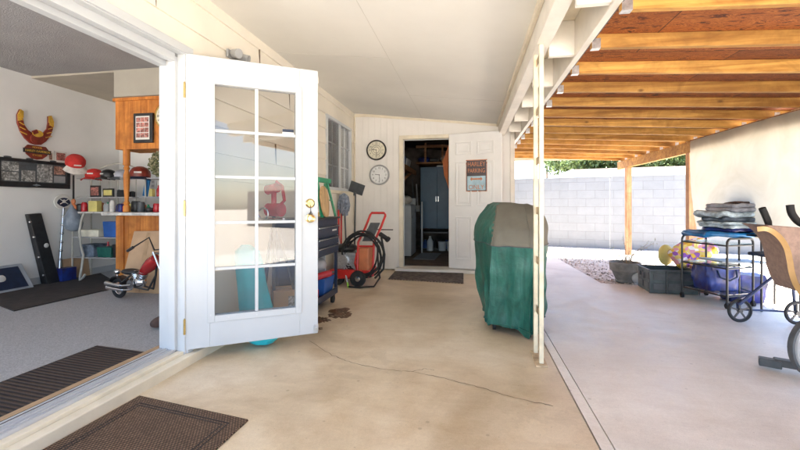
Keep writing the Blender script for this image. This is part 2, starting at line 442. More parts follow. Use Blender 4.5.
    def torus(s, c, R_, r, axis='y', n=28, m=8):
        pts = []
        for k in range(n):
            a = 2*PI*k/n
            p = {'y': (R_*math.cos(a), 0, R_*math.sin(a)), 'x': (0, R_*math.cos(a), R_*math.sin(a)), 'z': (R_*math.cos(a), R_*math.sin(a), 0)}[axis]
            pts.append(Vector(c)+Vector(p))
        return s.tube(pts, r, m, True)
    def xf(s, M, start=0):
        for i in range(start, len(s.v)): s.v[i] = M @ s.v[i]
        return s
    def build(s, name, mt, parent=None, bevel=0, smooth=False, local=False, wrinkle=None):
        vs = s.v
        org = Vector((0,0,0))
        if parent is not None:
            if not local:
                Mi = world_m(parent).inverted(); vs = [Mi @ p for p in vs]
        else:
            xs = [p.x for p in vs]; ys = [p.y for p in vs]; zs = [p.z for p in vs]
            org = Vector(((min(xs)+max(xs))/2, (min(ys)+max(ys))/2, min(zs)))
            vs = [p-org for p in vs]
        me = bpy.data.meshes.new(name); me.from_pydata([tuple(p) for p in vs], [], s.f)
        mts = mt if isinstance(mt, (list, tuple)) else [mt]
        for k in mts: me.materials.append(MATS[k])
        if len(mts) > 1: me.polygons.foreach_set('material_index', s.mi)
        import bmesh
        bm = bmesh.new(); bm.from_mesh(me); bmesh.ops.recalc_face_normals(bm, faces=bm.faces); bm.to_mesh(me); bm.free()
        me.update()
        o = bpy.data.objects.new(name, me); COL.objects.link(o)
        if parent is not None: o.parent = parent
        else: o.location = org
        if smooth:
            for p in me.polygons: p.use_smooth = True
            try: me.set_sharp_from_angle(angle=R(40))
            except Exception: pass
        if bevel:
            b = o.modifiers.new('b', 'BEVEL'); b.width = bevel; b.segments = 2; b.limit_method = 'ANGLE'
        return o
def world_m(o):
    M = Matrix.Translation(o.location) @ o.rotation_euler.to_matrix().to_4x4()
    return world_m(o.parent) @ M if o.parent else M
def tag(o, label, cat, group=None):
    o['label'] = label; o['category'] = cat
    if group: o['group'] = group
    return o
def thing(name, label, cat, loc=(0,0,0), rz=0, group=None):
    o = bpy.data.objects.new(name, None); COL.objects.link(o)
    o.location = loc; o.rotation_euler = (0,0,rz); o.empty_display_size = .1
    return tag(o, label, cat, group)
def struct(o, kind='structure'): o['kind'] = kind; return o
def text_mb(mb, txt, size, M, depth=.002, align='CENTER'):
    cu = bpy.data.curves.new('lettering', 'FONT'); cu.body = txt; cu.size = size; cu.extrude = depth/2
    cu.align_x = align; cu.align_y = 'CENTER'
    o = bpy.data.objects.new('lettering', cu); COL.objects.link(o)
    dg = bpy.context.evaluated_depsgraph_get(); me = o.evaluated_get(dg).to_mesh()
    mb.add([M @ v.co for v in me.vertices], [tuple(p.vertices) for p in me.polygons])
    o.evaluated_get(dg).to_mesh_clear(); bpy.data.objects.remove(o); bpy.data.curves.remove(cu)
def ray(px, py):
    c = (px-400)/400; z = (204-py)/400
    return Vector((c*math.cos(TH)-math.sin(TH), c*math.sin(TH)+math.cos(TH), z))
def G(px, py, z=0):      # ground point seen at that place of the survey photo
    d = ray(px, py); return Vector((0,0,H)) + d*((z-H)/d.z)
def AY(px, py, Y): d = ray(px, py); return Vector((0,0,H)) + d*(Y/d.y)
def AX(px, py, X): d = ray(px, py); return Vector((0,0,H)) + d*(X/d.x)

XW, YB = -1.86, 6.26      # house side wall plane, back wall plane

# ------------------------------------------------------------------ setting: ground
b = MB(); b.add([(-60,-60,-.03),(80,-60,-.03),(80,90,-.03),(-60,90,-.03)], [(0,1,2,3)])
struct(b.build('gravel_yard', 'gravel'))
b = MB(); b.box(-1.80, .546, -2.5, 6.40, -.3, 0); struct(b.build('porch_slab', 'concrete_tan'))
b = MB(); b.box(.556, .610, -2.5, 6.6, -.3, -.004)
struct(b.build('slab_strip', 'concrete_pink'))
b = MB(); b.box(.546, .556, -2.5, 6.6, -.3, -.018).box(.610, .616, -2.5, 6.6, -.3, -.018); struct(b.build('slab_joint', 'joint'))
b = MB()
poly = [(.616,-2.5),(2.98,-2.5),(2.98,5.55),(2.30,5.62),(1.72,5.70),(1.66,8.55),(1.62,9.6),(.616,9.6)]
b.prism(poly, -.3, -.004); struct(b.build('patio_slab', 'concrete_pink'))
# saw joint and hairline cracks
def ribbon(pts, w, z, name, mt, kind='structure'):
    b = MB(); pts = [Vector((p[0], p[1], 0)) for p in pts]; vs = []
    for i, p in enumerate(pts):
        d = (pts[min(i+1, len(pts)-1)]-pts[max(i-1, 0)]).normalized(); n = Vector((-d.y, d.x, 0)); ww = w*random.uniform(.5, 1.3)
        vs += [(p.x-n.x*ww, p.y-n.y*ww, z), (p.x+n.x*ww, p.y+n.y*ww, z)]
    b.add(vs, [(2*i, 2*i+1, 2*i+3, 2*i+2) for i in range(len(pts)-1)])
    return struct(b.build(name, mt), kind)
def crackline(pix):
    out = []
    for (a, c) in zip(pix[:-1], pix[1:]):
        p, q = G(*a), G(*c); n = 7
        for k in range(n): 
            t = k/n; out.append((p.x+(q.x-p.x)*t+random.uniform(-.007, .007), p.y+(q.y-p.y)*t+random.uniform(-.007, .007)))
    return out
ribbon(crackline([(310,341),(333,356),(352,363),(385,370),(412,372),(440,378),(470,385),(500,394),(530,402),(558,407)]), .0022, .003, 'slab_crack', 'crack')
ribbon(crackline([(412,372),(425,369),(436,371)]), .0015, .003, 'slab_crack', 'crack')
# oil stain and its trail
def splat(cx, cy, pts, name):
    b = MB(); n = len(pts); b.add([(p.x, p.y, .0025) for p in pts], [tuple(range(n))]); return struct(b.build(name, 'stain'))
def blob(px, py, rx, ry, n=34, seed=1):
    out = []
    for k in range(n):
        a = 2*PI*k/n; m_ = .55+.75*abs(noise.noise(Vector((math.cos(a)*1.7, math.sin(a)*1.7, seed))))+.35*noise.noise(Vector((math.cos(a)*5, math.sin(a)*5, seed)))
        out.append(G(px+rx*m_*math.cos(a), py+ry*m_*math.sin(a)))
    return out
splat(0, 0, blob(340, 314, 19, 6.5, seed=3), 'oil_stain'); splat(0, 0, blob(322, 320, 12, 4, seed=8), 'oil_stain')
splat(0, 0, blob(318, 329, 7, 2.4, seed=5), 'oil_stain')
# loose pebbles at the slab edge
b = MB()
for k in range(1500):
    t = random.random()**1.6
    x = random.uniform(1.70, 4.6); y = random.uniform(5.75, 9.5)
    r = random.uniform(.008, .02)
    b.lathe([(r*.25, -.6*r), (r, 0), (r*.5, .6*r)], (x, y, -.03+r*.45), 6, 'z', Euler((random.uniform(-.4,.4), random.uniform(-.4,.4), random.random()*6)).to_matrix())
struct(b.build('loose_pebbles', 'pebble'), 'stuff')

# ------------------------------------------------------------------ the house
house = thing('house', 'cream sided house with covered porch, white glazed door and open side door', 'house', (XW, 3, 0))
# lap siding on the long wall, laid between y0..y1 and z0..z1
def lap(b, y0, y1, z0, z1, x=XW, course=.20, phase=0.03, out=1):
    z = z0
    edges = [z0]; k = math.floor((z0-phase)/course)+1
    while phase+k*course < z1-1e-4: edges.append(phase+k*course); k += 1
    edges.append(z1)
    for a, c in zip(edges[:-1], edges[1:]):
        if c-a < 1e-3: continue
        fa = ((a-phase)/course) % 1.0
        if fa > .999: fa = 0
        fc = fa+(c-a)/course
        oa = .014*(1-fa); oc = .014*(1-min(1, fc))
        if out: b.hexa([(x-.02,y0,a),(x+oa,y0,a),(x+oa,y1,a),(x-.02,y1,a)], [(x-.02,y0,c-.0005),(x+oc,y0,c-.0005),(x+oc,y1,c-.0005),(x-.02,y1,c-.0005)])
DY0, DY1 = .42, 2.36        # wide doorway
WY0, WY1, WZ0, WZ1 = 5.00, 6.04, 1.27, 2.20
b = MB()
lap(b, -.6, DY0-.07, .09, 2.60); lap(b, DY0-.07, DY1+.05, 2.085, 2.60)
lap(b, DY1+.05, WY0-.03, .02, 2.60); lap(b, WY0-.03, WY1+.03, .02, WZ0-.04); lap(b, WY0-.03, WY1+.03, WZ1+.03, 2.60); lap(b, WY1+.03, YB, .02, 2.60)
b.build('siding_wall', 'siding', house)
# butt joints of the boards
b = MB()
for y, k in ((1.42,11),(2.1,11),(3.9,10),(3.3,11),(4.5,9),(3.6,7),(4.7,5)):
    z = .03+k*.20; b = MB(); b.box(XW-.005, XW+.0150, y, y+.003, z, min(z+.199, 2.6)); b.build('board_joint', 'crack', house)
# structural core of the wall behind siding (room side painted)
b = MB()
b.box(-2.02, XW-.021, -.6, DY0-.002, 0, 2.57).box(-2.02, XW-.021, DY0-.002, DY1+.002, 2.05, 2.57).box(-2.02, XW-.021, DY1+.002, WY0, 0, 2.57)
b.box(-2.02, XW-.021, WY0, WY1, 0, WZ0).box(-2.02, XW-.021, WY0, WY1, WZ1, 2.57).box(-2.02, XW-.021, WY1, YB, 0, 2.57)
b.build('inner_wall', 'room_wall', house)
# grooved vertical panel wall at the end of the porch
BX0, BX1, BZ = -1.045, -.325, 2.075
b = MB()
def grooved(b, x0, x1, z0, z1, y=YB, pitch=.10):
    x = x0; k = math.floor(x0/pitch)+1
    xs = [x0]
    while k*pitch < x1-1e-4: xs.append(k*pitch); k += 1
    xs.append(x1)
    for a, c in zip(xs[:-1], xs[1:]):
        if c-a < .012: b.box(a, c, y+.008, y+.03, z0, z1); continue
        b.box(a, c-.008, y, y+.03, z0, z1).box(c-.008, c, y+.007, y+.03, z0, z1)
grooved(b, XW, BX0-.06, .0, 2.60); grooved(b, BX0-.06, BX1+.06, BZ+.055, 2.60); grooved(b, BX1+.06, .60, .0, 2.45)
b.build('grooved_wall', 'siding_back', house)
b = MB(); b.box(.60, .665, YB-.022, YB+.10, 0, 2.2)
b.build('corner_trim', 'beam_white', house, bevel=.003)
b = MB(); b.box(XW+.015, BX0-.065, YB-.014, YB-.001, 2.455, 2.50).box(XW+.016, XW+.03, YB-.03, YB-.001, .05, 2.5)
b.hexa([(XW+.03,YB-.016,2.475),(.44,YB-.016,2.23),(.44,YB-.001,2.23),(XW+.03,YB-.001,2.475)], [(XW+.03,YB-.016,2.51),(.44,YB-.016,2.262),(.44,YB-.001,2.262),(XW+.03,YB-.001,2.51)])
b.build('wall_trim', 'cream_paint', house)
# utility wing shell
b = MB()
b.box(XW, XW+.05, YB+.03, 10.0, 0, 2.6); b.box(XW+.05, .60, 9.9, 10.0, 0, 2.6)
b.box(XW+.05, BX0-.06, YB+.031, YB+.12, 0, 2.6).box(BX0-.06, BX1+.06, YB+.031, YB+.12, BZ+.056, 2.6).box(BX1+.06, .60, YB+.031, YB+.12, 0, 2.45)
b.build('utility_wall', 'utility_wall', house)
b = MB(); grooved_start = 0
b.box(.60, .655, YB+.10, 10.0, 0, 2.25); b.build('side_wall', 'siding_back', house)
b = MB(); b.hexa([(XW,YB+.03,2.5),(.9,YB+.03,2.2),(.9,10.2,2.2),(XW,10.2,2.5)], [(XW,YB+.03,2.64),(.9,YB+.03,2.34),(.9,10.2,2.34),(XW,10.2,2.64)])
b.build('utility_roof', 'roof_shingle', house)
# porch ceiling with battens' faint joints
b = MB()
b.hexa([(XW-.02,-.5,2.524),(.445,-.5,2.268),(.445,YB,2.268),(XW-.02,YB,2.524)], [(XW-.02,-.5,2.62),(.445,-.5,2.36),(.445,YB,2.36),(XW-.02,YB,2.62)])
b.build('porch_ceiling', 'porch_ceiling', house)
b = MB(); b.box(-6, .70, -.6, 10.2, 2.66, 2.75); b.build('roof', 'roof_shingle', house)
for (xa_, xb2, ya_, yb2) in ((-.742,-.739,-.5,YB-.002),(XW+.02,-.744,3.62,3.623),(-.737,.395,2.1,2.103),(-.737,.395,4.9,4.903)):
    zc = lambda x: 2.524-(x-(XW-.02))*(.256/2.325)
    b = MB(); b.hexa([(xa_,ya_,zc(xa_)-.0015),(xb2,ya_,zc(xb2)-.0015),(xb2,yb2,zc(xb2)-.0015),(xa_,yb2,zc(xa_)-.0015)], [(xa_,ya_,zc(xa_)+.01),(xb2,ya_,zc(xb2)+.01),(xb2,yb2,zc(xb2)+.01),(xa_,yb2,zc(xa_)+.01)]); b.build('ceiling_seam', 'seam_paint', house)
# beam with trim at porch edge
b = MB(); b.box(.425, .517, -.5, YB-.002, 2.090, 2.40); b.build('porch_beam', 'beam_white', house, bevel=.004)
b = MB(); b.box(.398, .424, -.5, YB-.001, 2.225, 2.274); b.build('beam_trim', 'cream_paint', house, bevel=.003)
# room behind the doorway
b = MB(); b.box(-5.27, -5.15, -.6, 5.27, 0, 2.66); b.box(-5.15, -2.02, 5.15, 5.27, 0, 2.66)
b.box(-5.15, -5.05, -.6, -.48, 0, 2.66).box(-2.12, -2.02, -.6, -.48, 0, 2.66).box(-5.05, -2.12, -.6, -.48, 2.45, 2.66)  # near wall out of view, its wide opening added to brighten the room
b.build('room_wall', 'room_wall', house)
b = MB(); b.box(-5.15, -5.135, -.48, 5.15, .082, .165).box(-5.134, -2.02, 5.135, 5.15, .082, .165); b.build('baseboard', 'white_paint', house)
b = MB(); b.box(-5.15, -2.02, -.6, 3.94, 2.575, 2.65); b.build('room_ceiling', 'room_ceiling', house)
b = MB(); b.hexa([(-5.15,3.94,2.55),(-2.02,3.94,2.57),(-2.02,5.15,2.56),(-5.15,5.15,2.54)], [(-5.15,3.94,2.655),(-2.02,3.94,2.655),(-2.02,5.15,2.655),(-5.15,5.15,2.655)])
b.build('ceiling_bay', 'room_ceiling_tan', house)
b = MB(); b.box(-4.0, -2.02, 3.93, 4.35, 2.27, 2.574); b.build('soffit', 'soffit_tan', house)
b = MB(); b.box(-5.15, -2.015, -.6, 5.15, -.1, .08); struct(b.build('carpet_floor', 'carpet'))
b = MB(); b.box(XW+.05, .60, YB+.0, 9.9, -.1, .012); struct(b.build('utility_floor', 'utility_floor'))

# doorway frame: jamb, stops, header, casing
fr = MB()
fr.box(-2.035, -1.955, DY1-.018, DY1+.002, .08, 2.0)              # room side jamb
fr.box(-1.955, -1.905, DY1-.035, DY1+.002, .08, 2.02)             # stop
fr.box(-1.905, XW+.012, DY1-.012, DY1+.002, .06, 2.05)
fr.box(-2.04, -1.985, DY0, DY1-.018, 1.965, 2.05)                 # header, stepped
fr.box(-1.985, -1.945, DY0, DY1-.02, 2.00, 2.055)
fr.box(-1.945, -1.90, DY0, DY1-.035, 1.985, 2.056)
fr.box(-1.90, XW+.010, DY0, DY1-.012, 2.035, 2.057)
fr.box(XW-.001, XW+.024, DY0-.07, DY1+.055, 2.040, 2.092)         # casing head
fr.box(XW-.001, XW+.022, DY1+.003, DY1+.055, .06, 2.039)          # casing leg
fr.box(-2.04, XW+.02, DY0-.05, DY0-.002, .06, 2.05)
fr.build('door_frame', 'white_paint', house, bevel=.002)
b = MB()
b.box(-2.075, -2.036, DY0, DY1+.05, .081, .094); b.build('threshold_strip', 'threshold_wood', house)
b = MB()
b.box(-2.035, -1.905, DY0, DY1-.02, .075, .088)
for x in (-2.022, -1.99, -1.965, -1.935, -1.912): b.box(x, x+.006, DY0, DY1-.02, .088, .097)
b.build('threshold_track', 'aluminium', house)
b = MB(); b.box(-1.904, -1.857, DY0-.2, DY1-.012, .045, .080); b.build('sill', 'cream_paint', house, bevel=.003)
b = MB(); b.box(-1.856, -1.795, -.6, DY1+.34, -.01, .062)
b.hexa([(-1.856,DY1+.34,-.01),(-1.795,DY1+.34,-.01),(-1.84,3.05,-.01),(-1.856,3.05,-.01)], [(-1.856,DY1+.34,.062),(-1.795,DY1+.34,.062),(-1.84,3.05,.04),(-1.856,3.05,.04)])
b.build('curb', 'cream_paint', house, bevel=.006)

# glazed door leaf, standing open
hx, hy = XW+.012, DY1-.004
du = Vector((.831, .556, 0)).normalized(); dn = Vector((du.y, -du.x, 0))
DW = .875; DZ0, DZ1 = .085, 2.045
MD = Matrix(((du.x, -dn.x, 0, hx), (du.y, -dn.y, 0, hy), (0, 0, 1, 0), (0, 0, 0, 1)))   # local x along leaf, y into it, z up
g0, g1, gz0, gz1 = .174, .711, .295, 1.862
b = MB()
b.box(0, g0-.03, 0, .044, DZ0, DZ1).box(g1+.03, DW, 0, .044, DZ0, DZ1)
b.box(g0-.03, g1+.03, 0, .044, DZ0, gz0-.03).box(g0-.03, g1+.03, 0, .044, gz1+.03, DZ1)
leaf = b.xf(MD).build('glazed_door', 'white_paint', house, bevel=.003)
b = MB()
for yy in (-.010, .042):
    b.box(g0-.045, g0, yy, yy+.012, gz0-.045, gz1+.045).box(g1, g1+.045, yy, yy+.012, gz0-.045, gz1+.045)
    b.box(g0, g1, yy, yy+.012, gz0-.045, gz0).box(g0, g1, yy, yy+.012, gz1, gz1+.045)
b.xf(MD).build('glazing_frame', 'white_paint', leaf, bevel=.003)
b = MB(); um = (g0+g1)/2; rows = 5; dz = (gz1-gz0)/rows
b.box(um-.011, um+.011, .004, .038, gz0, gz1)
for k in range(1, rows):
    z = gz0+k*dz; b.box(g0, um-.0112, .006, .036, z-.010, z+.010).box(um+.0112, g1, .006, .036, z-.010, z+.010)
b.xf(MD).build('muntin', 'white_paint', leaf, bevel=.002)
b = MB(); b.box(g0, g1, .019, .023, gz0, gz1); b.xf(MD).build('pane', 'door_glass', leaf)
for (u, z) in [(g0-.022, z) for z in (.30,.62,.95,1.25,1.55,1.85)]+[(g1+.022, z) for z in (.30,.62,.95,1.25,1.55,1.85)]+[(u, z) for u in (.26,.44,.62) for z in (gz0-.022, gz1+.022)]:
    b = MB(); b.cyl((u, -.0115, z), (u, -.009, z), .006, n=8); b.xf(MD).build('screw', 'galv', leaf)
for z in (.945, 1.055):
    b = MB()
    if z < 1:
        b.lathe([(.034,-.003),(.034,-.008),(.018,-.012),(.013,-.03),(.022,-.036),(.030,-.05),(.026,-.064),(.008,-.068)], (.815, 0, z), 24, 'y')
    else:
        b.lathe([(.034,-.002),(.034,-.010),(.026,-.016),(.024,-.020)], (.815, 0, z), 24, 'y'); b.box(.812,.818,-.03,-.02,z-.01,z+.01)
    b.xf(MD).build('door_knob' if z < 1 else 'deadbolt', 'brass', leaf, smooth=True)
b = MB(); b.box(.813,.817,-.028,-.024,.985,1.046); b.torus((.815,-.026,.975), .012, .0025); b.box(.812,.820,-.028,-.025,.975,1.0)
b.xf(MD).build('key', 'black_metal', leaf)
for z in (1.80, 1.02, .24):
    b = MB(); b.cyl((-.007,-.004,z-.05), (-.007,-.004,z+.05), .0075, n=10); b.box(-.004,-.001,.0,.03,z-.048,z+.048)
    b.cyl((-.007,-.004,z+.05), (-.007,-.004,z+.058), .005, .002, n=8)
    b.xf(MD).build('hinge', 'brass', leaf, smooth=False)
for z in (1.975, .125):
    b = MB(); b.box(.842,.878,-.004,.048,z-.026,z+.026); b.box(.848,.870,-.012,-.004,z-.014,z+.016)
    b.xf(MD).build('corner_guard', 'galv' if z < 1 else 'cap_white', leaf, bevel=.003)
b = MB(); b.box(.62, .70, .0165, .0185, 1.545, 1.595); b.m(1).box(.62, .70, .0155, .0164, 1.574, 1.595); b.add([(.632,.0150,1.577),(.648,.0150,1.577),(.640,.0150,1.592)], [(0,1,2)])
b.m(2)
st = b.xf(MD).build('window_sticker', ['paper', 'navy', 'paper'], leaf)
# flood fixture above the leaf
b = MB(); b.box(XW+.012, XW+.03, 2.80, 2.92, 2.185, 2.245); b.cyl((XW+.06,2.82,2.215),(XW+.12,2.80,2.20), .030, .036, 14); b.cyl((XW+.05,2.90,2.215),(XW+.13,2.92,2.19), .030, .038, 14); b.cyl((XW+.03,2.86,2.21),(XW+.08,2.86,2.21), .018)
tag(b.build('security_light', ['grey_plastic']), 'small grey twin-head security light on siding above the open glazed door', 'security light')

# side window
b = MB()
t_ = .035
b.box(XW-.03, XW+.028, WY0-.03, WY0+.01, WZ0-.03, WZ1+.03).box(XW-.03, XW+.028, WY1-.01, WY1+.03, WZ0-.03, WZ1+.03)
b.box(XW-.03, XW+.028, WY0+.01, WY1-.01, WZ1-.01, WZ1+.03).box(XW-.03, XW+.034, WY0+.01, WY1-.01, WZ0-.03, WZ0+.01)
ym = (WY0+WY1)/2
b.box(XW-.03, XW+.022, ym-.03, ym+.03, WZ0+.01, WZ1-.01)
wf = b.build('window', 'white_paint', house, bevel=.003)
b = MB()
for (a, c) in ((WY0+.01, ym-.03), (ym+.03, WY1-.01)):
    m_ = (a+c)/2; b.box(XW-.012, XW+.0, m_-.008, m_+.008, WZ0+.01, WZ1-.01)
    for k in (1, 2):
        z = WZ0+.01+(WZ1-WZ0-.02)*k/3; b.box(XW-.012, XW+.0, a, m_-.009, z-.008, z+.008).box(XW-.012, XW+.0, m_+.009, c, z-.008, z+.008)
    b.box(XW-.014, XW+.002, a, a+.02, WZ0+.01, WZ1-.01) if a < ym else None
b.build('muntin', 'white_paint', wf)
b = MB(); b.box(XW-.022, XW-.016, WY0+.01, WY1-.01, WZ0+.01, WZ1-.01); b.build('pane', 'window_glass', wf)
b = MB()
k = WZ0+.02
while k < WZ1-.02: b.obox((XW-.06, ym, k), (.028, WY1-WY0-.03, .002), (0, -.75, 0)); k += .022
b.build('blind', 'blind', wf)
b = MB(); b.box(XW+.003, XW+.006, WY0+.012, ym-.032, WZ0+.012, WZ1-.012); b.build('insect_screen', 'screen_dark', wf)
MATS['screen_dark'].node_tree.nodes['Principled BSDF'].inputs['Alpha'].default_value = .32
b = MB(); b.box(XW+.012, XW+.05, WY0-.06, WY1+.06, WZ0-.075, WZ0-.032); b.build('window_sill', 'cream_paint', wf, bevel=.003)

# side doorway
b = MB()
b.box(BX0-.062, BX0, YB-.020, YB+.12, .055, BZ).box(BX1, BX1+.055, YB-.020, YB+.12, .055, BZ).box(BX0-.062, BX1+.055, YB-.021, YB+.12, BZ, BZ+.058)
b.build('side_door_frame', 'cream_paint', house, bevel=.003)
b = MB(); b.box(BX0-.10, .43, YB-.17, YB-.024, 0, .052).box(BX0-.0615, BX1+.0545, YB-.0235, YB+.16, 0, .054)
b.build('door_step', 'beam_white', house, bevel=.006)
b = MB(); b.box(BX0+.0005, BX0+.012, YB+.04, YB+.055, .06, BZ-.002).box(BX0+.012, BX1, YB+.04, YB+.055, BZ-.014, BZ-.001); b.box(BX0+.0005,BX0+.004,YB-.0,YB+.03,1.0,1.07)
b.build('door_stop', 'white_paint', house)
# six panel leaf
ang = math.atan2(6.045-6.235, .455-(-.318))
lx, ly = -.318, 6.232
LW = .80; LZ0, LZ1 = .065, 2.125
ML = Matrix.Translation((lx, ly, 0)) @ Matrix.Rotation(ang, 4, 'Z')
b = MB(); b.box(0, LW, -.018, .018, LZ0, LZ1)
leaf2 = b.xf(ML).build('panel_door', 'door_white', house, bevel=.002)
for (u0, u1) in ((.11, .36), (.44, .69)):
    for (z0, z1) in ((1.80, 2.00), (1.02, 1.70), (.20, .86)):
        b = MB()
        w = .022
        for y0, y1 in ((-.032, -.0185),):
            b.box(u0, u1, y0, y1, z0, z0+w).box(u0, u1, y0, y1, z1-w, z1).box(u0, u0+w, y0, y1, z0+w, z1-w).box(u1-w, u1, y0, y1, z0+w, z1-w)
            b.box(u0+.05, u1-.05, y0+.001, y1, z0+.05, z1-.05)
        b.xf(ML).build('door_panel', 'door_white', leaf2, bevel=.004)
b = MB(); b.lathe([(.028,-.019),(.028,-.026),(.012,-.03),(.012,-.05),(.026,-.062),(.024,-.078),(.006,-.083)], (.74, 0, 1.0), 20, 'y'); b.xf(ML).build('door_knob', 'brass', leaf2, smooth=True)
# parking sign hung on it
sg = thing('parking_sign', 'dark rusty-edged metal parking sign with blue arrow hung on the white panel door', 'sign', ML @ Vector((.385, -.03, 1.44)))
su0, su1, sz0, sz1 = .272, .592, 1.235, 1.715
b = MB(); b.box(su0, su1, -.031, -.028, sz0, sz1); b.xf(ML).build('rim', 'sign_orange', sg, bevel=.001)
b = MB(); b.box(su0+.012, su1-.012, -.034, -.0315, sz0+.012, sz1-.012); b.xf(ML).build('sign_plate', 'sign_dark', sg)
b = MB(); b.box(su0+.022, su1-.022, -.0352, -.0342, sz0+.022, sz0+.235); b.xf(ML).build('sign_field', 'sign_blue', sg)
b = MB()
Mt = lambda z, s: ML @ Matrix.Translation(((su0+su1)/2, -.037, z)) @ Matrix.Rotation(PI/2, 4, 'X') @ Matrix.Diagonal((s, 1, 1, 1))
for wd_, sz_, zz_, sc2 in (('HARLEY', .094, 1.645, .80), ('PARKING', .092, 1.548, .68), ('ONLY', .094, 1.300, .92)):
    b = MB(); text_mb(b, wd_, sz_, Mt(zz_, sc2)); b.build('lettering', 'sign_orange', sg)
b = MB()
b.m(0); az = 1.425
pl = [(-.095,0),(-.065,.032),(-.065,.012),(.065,.012),(.065,.032),(.095,0),(.065,-.032),(.065,-.012),(-.065,-.012),(-.065,-.032)]
b.prism([((su0+su1)/2+a, az+c) for a, c in pl], -.0372, -.0355, 'y'); b.xf(ML); b.build('arrow', 'sign_orange', sg)

# ------------------------------------------------------------------ patio cover
pc = thing('patio_cover', 'open-sided patio roof of orange timber rafters beside the porch', 'patio cover', (1.7, 3.5, 0))
X2a, X2b = .680, .720
XO = 2.92
def zr(x): return H+.944-.047*(x-.72)
b = MB(); b.box(X2a, X2b, -.5, 8.6, 2.020, 2.30); b.build('ledger_beam', 'beam_white', pc, bevel=.003)
b = MB(); b.box(X2b+.0005, X2b+.012, -.5, 8.6, 2.030, 2.042); b.build('ledger_lip', 'dark_grey', pc)
b = MB()
RH = .082
n = 0
rys = [2.095+.483*k for k in range(-5, 14)]
xe = 3.09
for i, y in enumerate(rys):
    b = MB(); x0 = X2b+.004
    b.hexa([(x0,y,zr(x0)),(xe,y,zr(xe)),(xe,y+.038,zr(xe)),(x0,y+.038,zr(x0))], [(x0,y,zr(x0)+RH),(xe,y,zr(xe)+RH),(xe,y+.038,zr(xe)+RH),(x0,y+.038,zr(x0)+RH)])
    r_ = b.build('rafter', 'rafter_wood', pc, bevel=.002)
    if True:
        h_ = MB(); h_.box(x0+.001, x0+.05, y-.002, y-.0003, zr(x0)-.002, zr(x0)+.055).box(x0+.001, x0+.05, y+.0383, y+.040, zr(x0)-.002, zr(x0)+.055).box(x0+.001, x0+.05, y-.002, y+.040, zr(x0)-.006, zr(x0)-.0022)
        h_.build('joist_hanger', 'galv', r_)
    h_ = MB(); h_.box(XO+.03, XO+.075, y-.0025, y-.0003, zr(XO)-.012, zr(XO)+.06); h_.build('rafter_tie', 'galv', r_)
b = MB(); b.hexa([(X2b+.005,-.5,zr(.725)+RH+.001),(3.2,-.5,zr(3.2)+RH+.001),(3.2,8.6,zr(3.2)+RH+.001),(X2b+.005,8.6,zr(.725)+RH+.001)],
                 [(X2b+.005,-.5,zr(.725)+RH+.02),(3.2,-.5,zr(3.2)+RH+.02),(3.2,8.6,zr(3.2)+RH+.02),(X2b+.005,8.6,zr(.725)+RH+.02)])
b.build('roof_deck', 'plywood', pc)
b = MB(); b.box(XO-.03, XO+.0285, -.5, 8.6, zr(XO)-.155, zr(XO)-.004); b.build('edge_beam', 'rafter_wood', pc, bevel=.003)
b = MB(); b.box(xe+.002, xe+.022, -.5, 8.6, zr(xe)-.01, zr(xe)+RH); b.box(.73, xe, 8.605, 8.625, zr(1.8)+.0, zr(1.8)+RH+.05); b.build('fascia', 'cream_paint', pc)
# short blocks between the two beams
for y in [2.09+.70*k for k in range(-3, 7)]:
    if y > YB-.1: continue
    b = MB(); b.box(.518, X2a-.001, y, y+.04, 2.032, 2.26); b.build('blocking', 'beam_white', pc, bevel=.002)
b = MB(); b.box(.518, X2a-.001, -.5, YB-.02, 2.262, 2.29); b.build('soffit_board', 'cream_paint', pc)
for y in (8.12, 5.96, 2.2, -.4):
    b = MB(); b.box(XO-.045, XO+.045, y-.045, y+.045, 0, zr(XO)-.156)
    p_ = b.build('post', 'post_wood', pc, bevel=.004)
    b = MB(); b.box(XO-.05, XO+.05, y-.05, y+.05, -.02, .10); b.build('post_foot', 'galv', p_)
# steel twin-bar post
sp = thing('steel_post', 'slim cream steel twin-bar post between grill and porch beam', 'post', (.47, 2.66, 0))
for yy, xx in ((2.73, .458), (2.92, .452)):
    b = MB(); b.box(xx-.014, xx+.014, yy-.014, yy+.014, .012, 2.089); b.build('bar', 'post_cream', sp, bevel=.003)
z = .3
while z < 2.1:
    b = MB(); b.box(.4535, .4565, 2.745, 2.905, z, z+.05); b.build('tie_plate', 'rust_cream', sp); z += .34
b = MB(); b.box(.42, .492, 2.69, 2.96, 0, .011); b.build('foot_plate', 'rust_cream', sp)

# shade cloth on the outer side
b = MB()
ny, nz = 80, 26; y0, y1 = -.45, 5.86; zt, zb = zr(XO)-.012, .72
vs = []
for j in range(nz+1):
    for i in range(ny+1):
        y = y0+(y1-y0)*i/ny; t = j/nz
        sag = .06*math.sin(t*PI*.9)+.035*noise.noise(Vector((y*1.6+t*1.5, t*2.2, 3)))*(.25+t)+.02*noise.noise(Vector((y*5+t*3, t*1.5, 9)))+.045*abs(noise.noise(Vector((y*1.1-t*2.4, t*1.1+y*.3, 21))))
        zz = zt+(zb+.05*math.sin(y*1.3)+(.0 if y < 5.2 else .0)-zt)*t
        edge = .18*max(0, (t))*max(0, 1-(y1-y)/.5)
        vs.append((XO-.055-.6*sag, y-edge, zz))
b.add(vs, [(j*(ny+1)+i, j*(ny+1)+i+1, (j+1)*(ny+1)+i+1, (j+1)*(ny+1)+i) for j in range(nz) for i in range(ny)])
tp = thing('shade_cloth', 'cream shade cloth hung from the outer beam of the patio roof', 'shade cloth', (XO+.05, 2.3, .72))
b.build('cloth', 'tarp', tp, smooth=True)
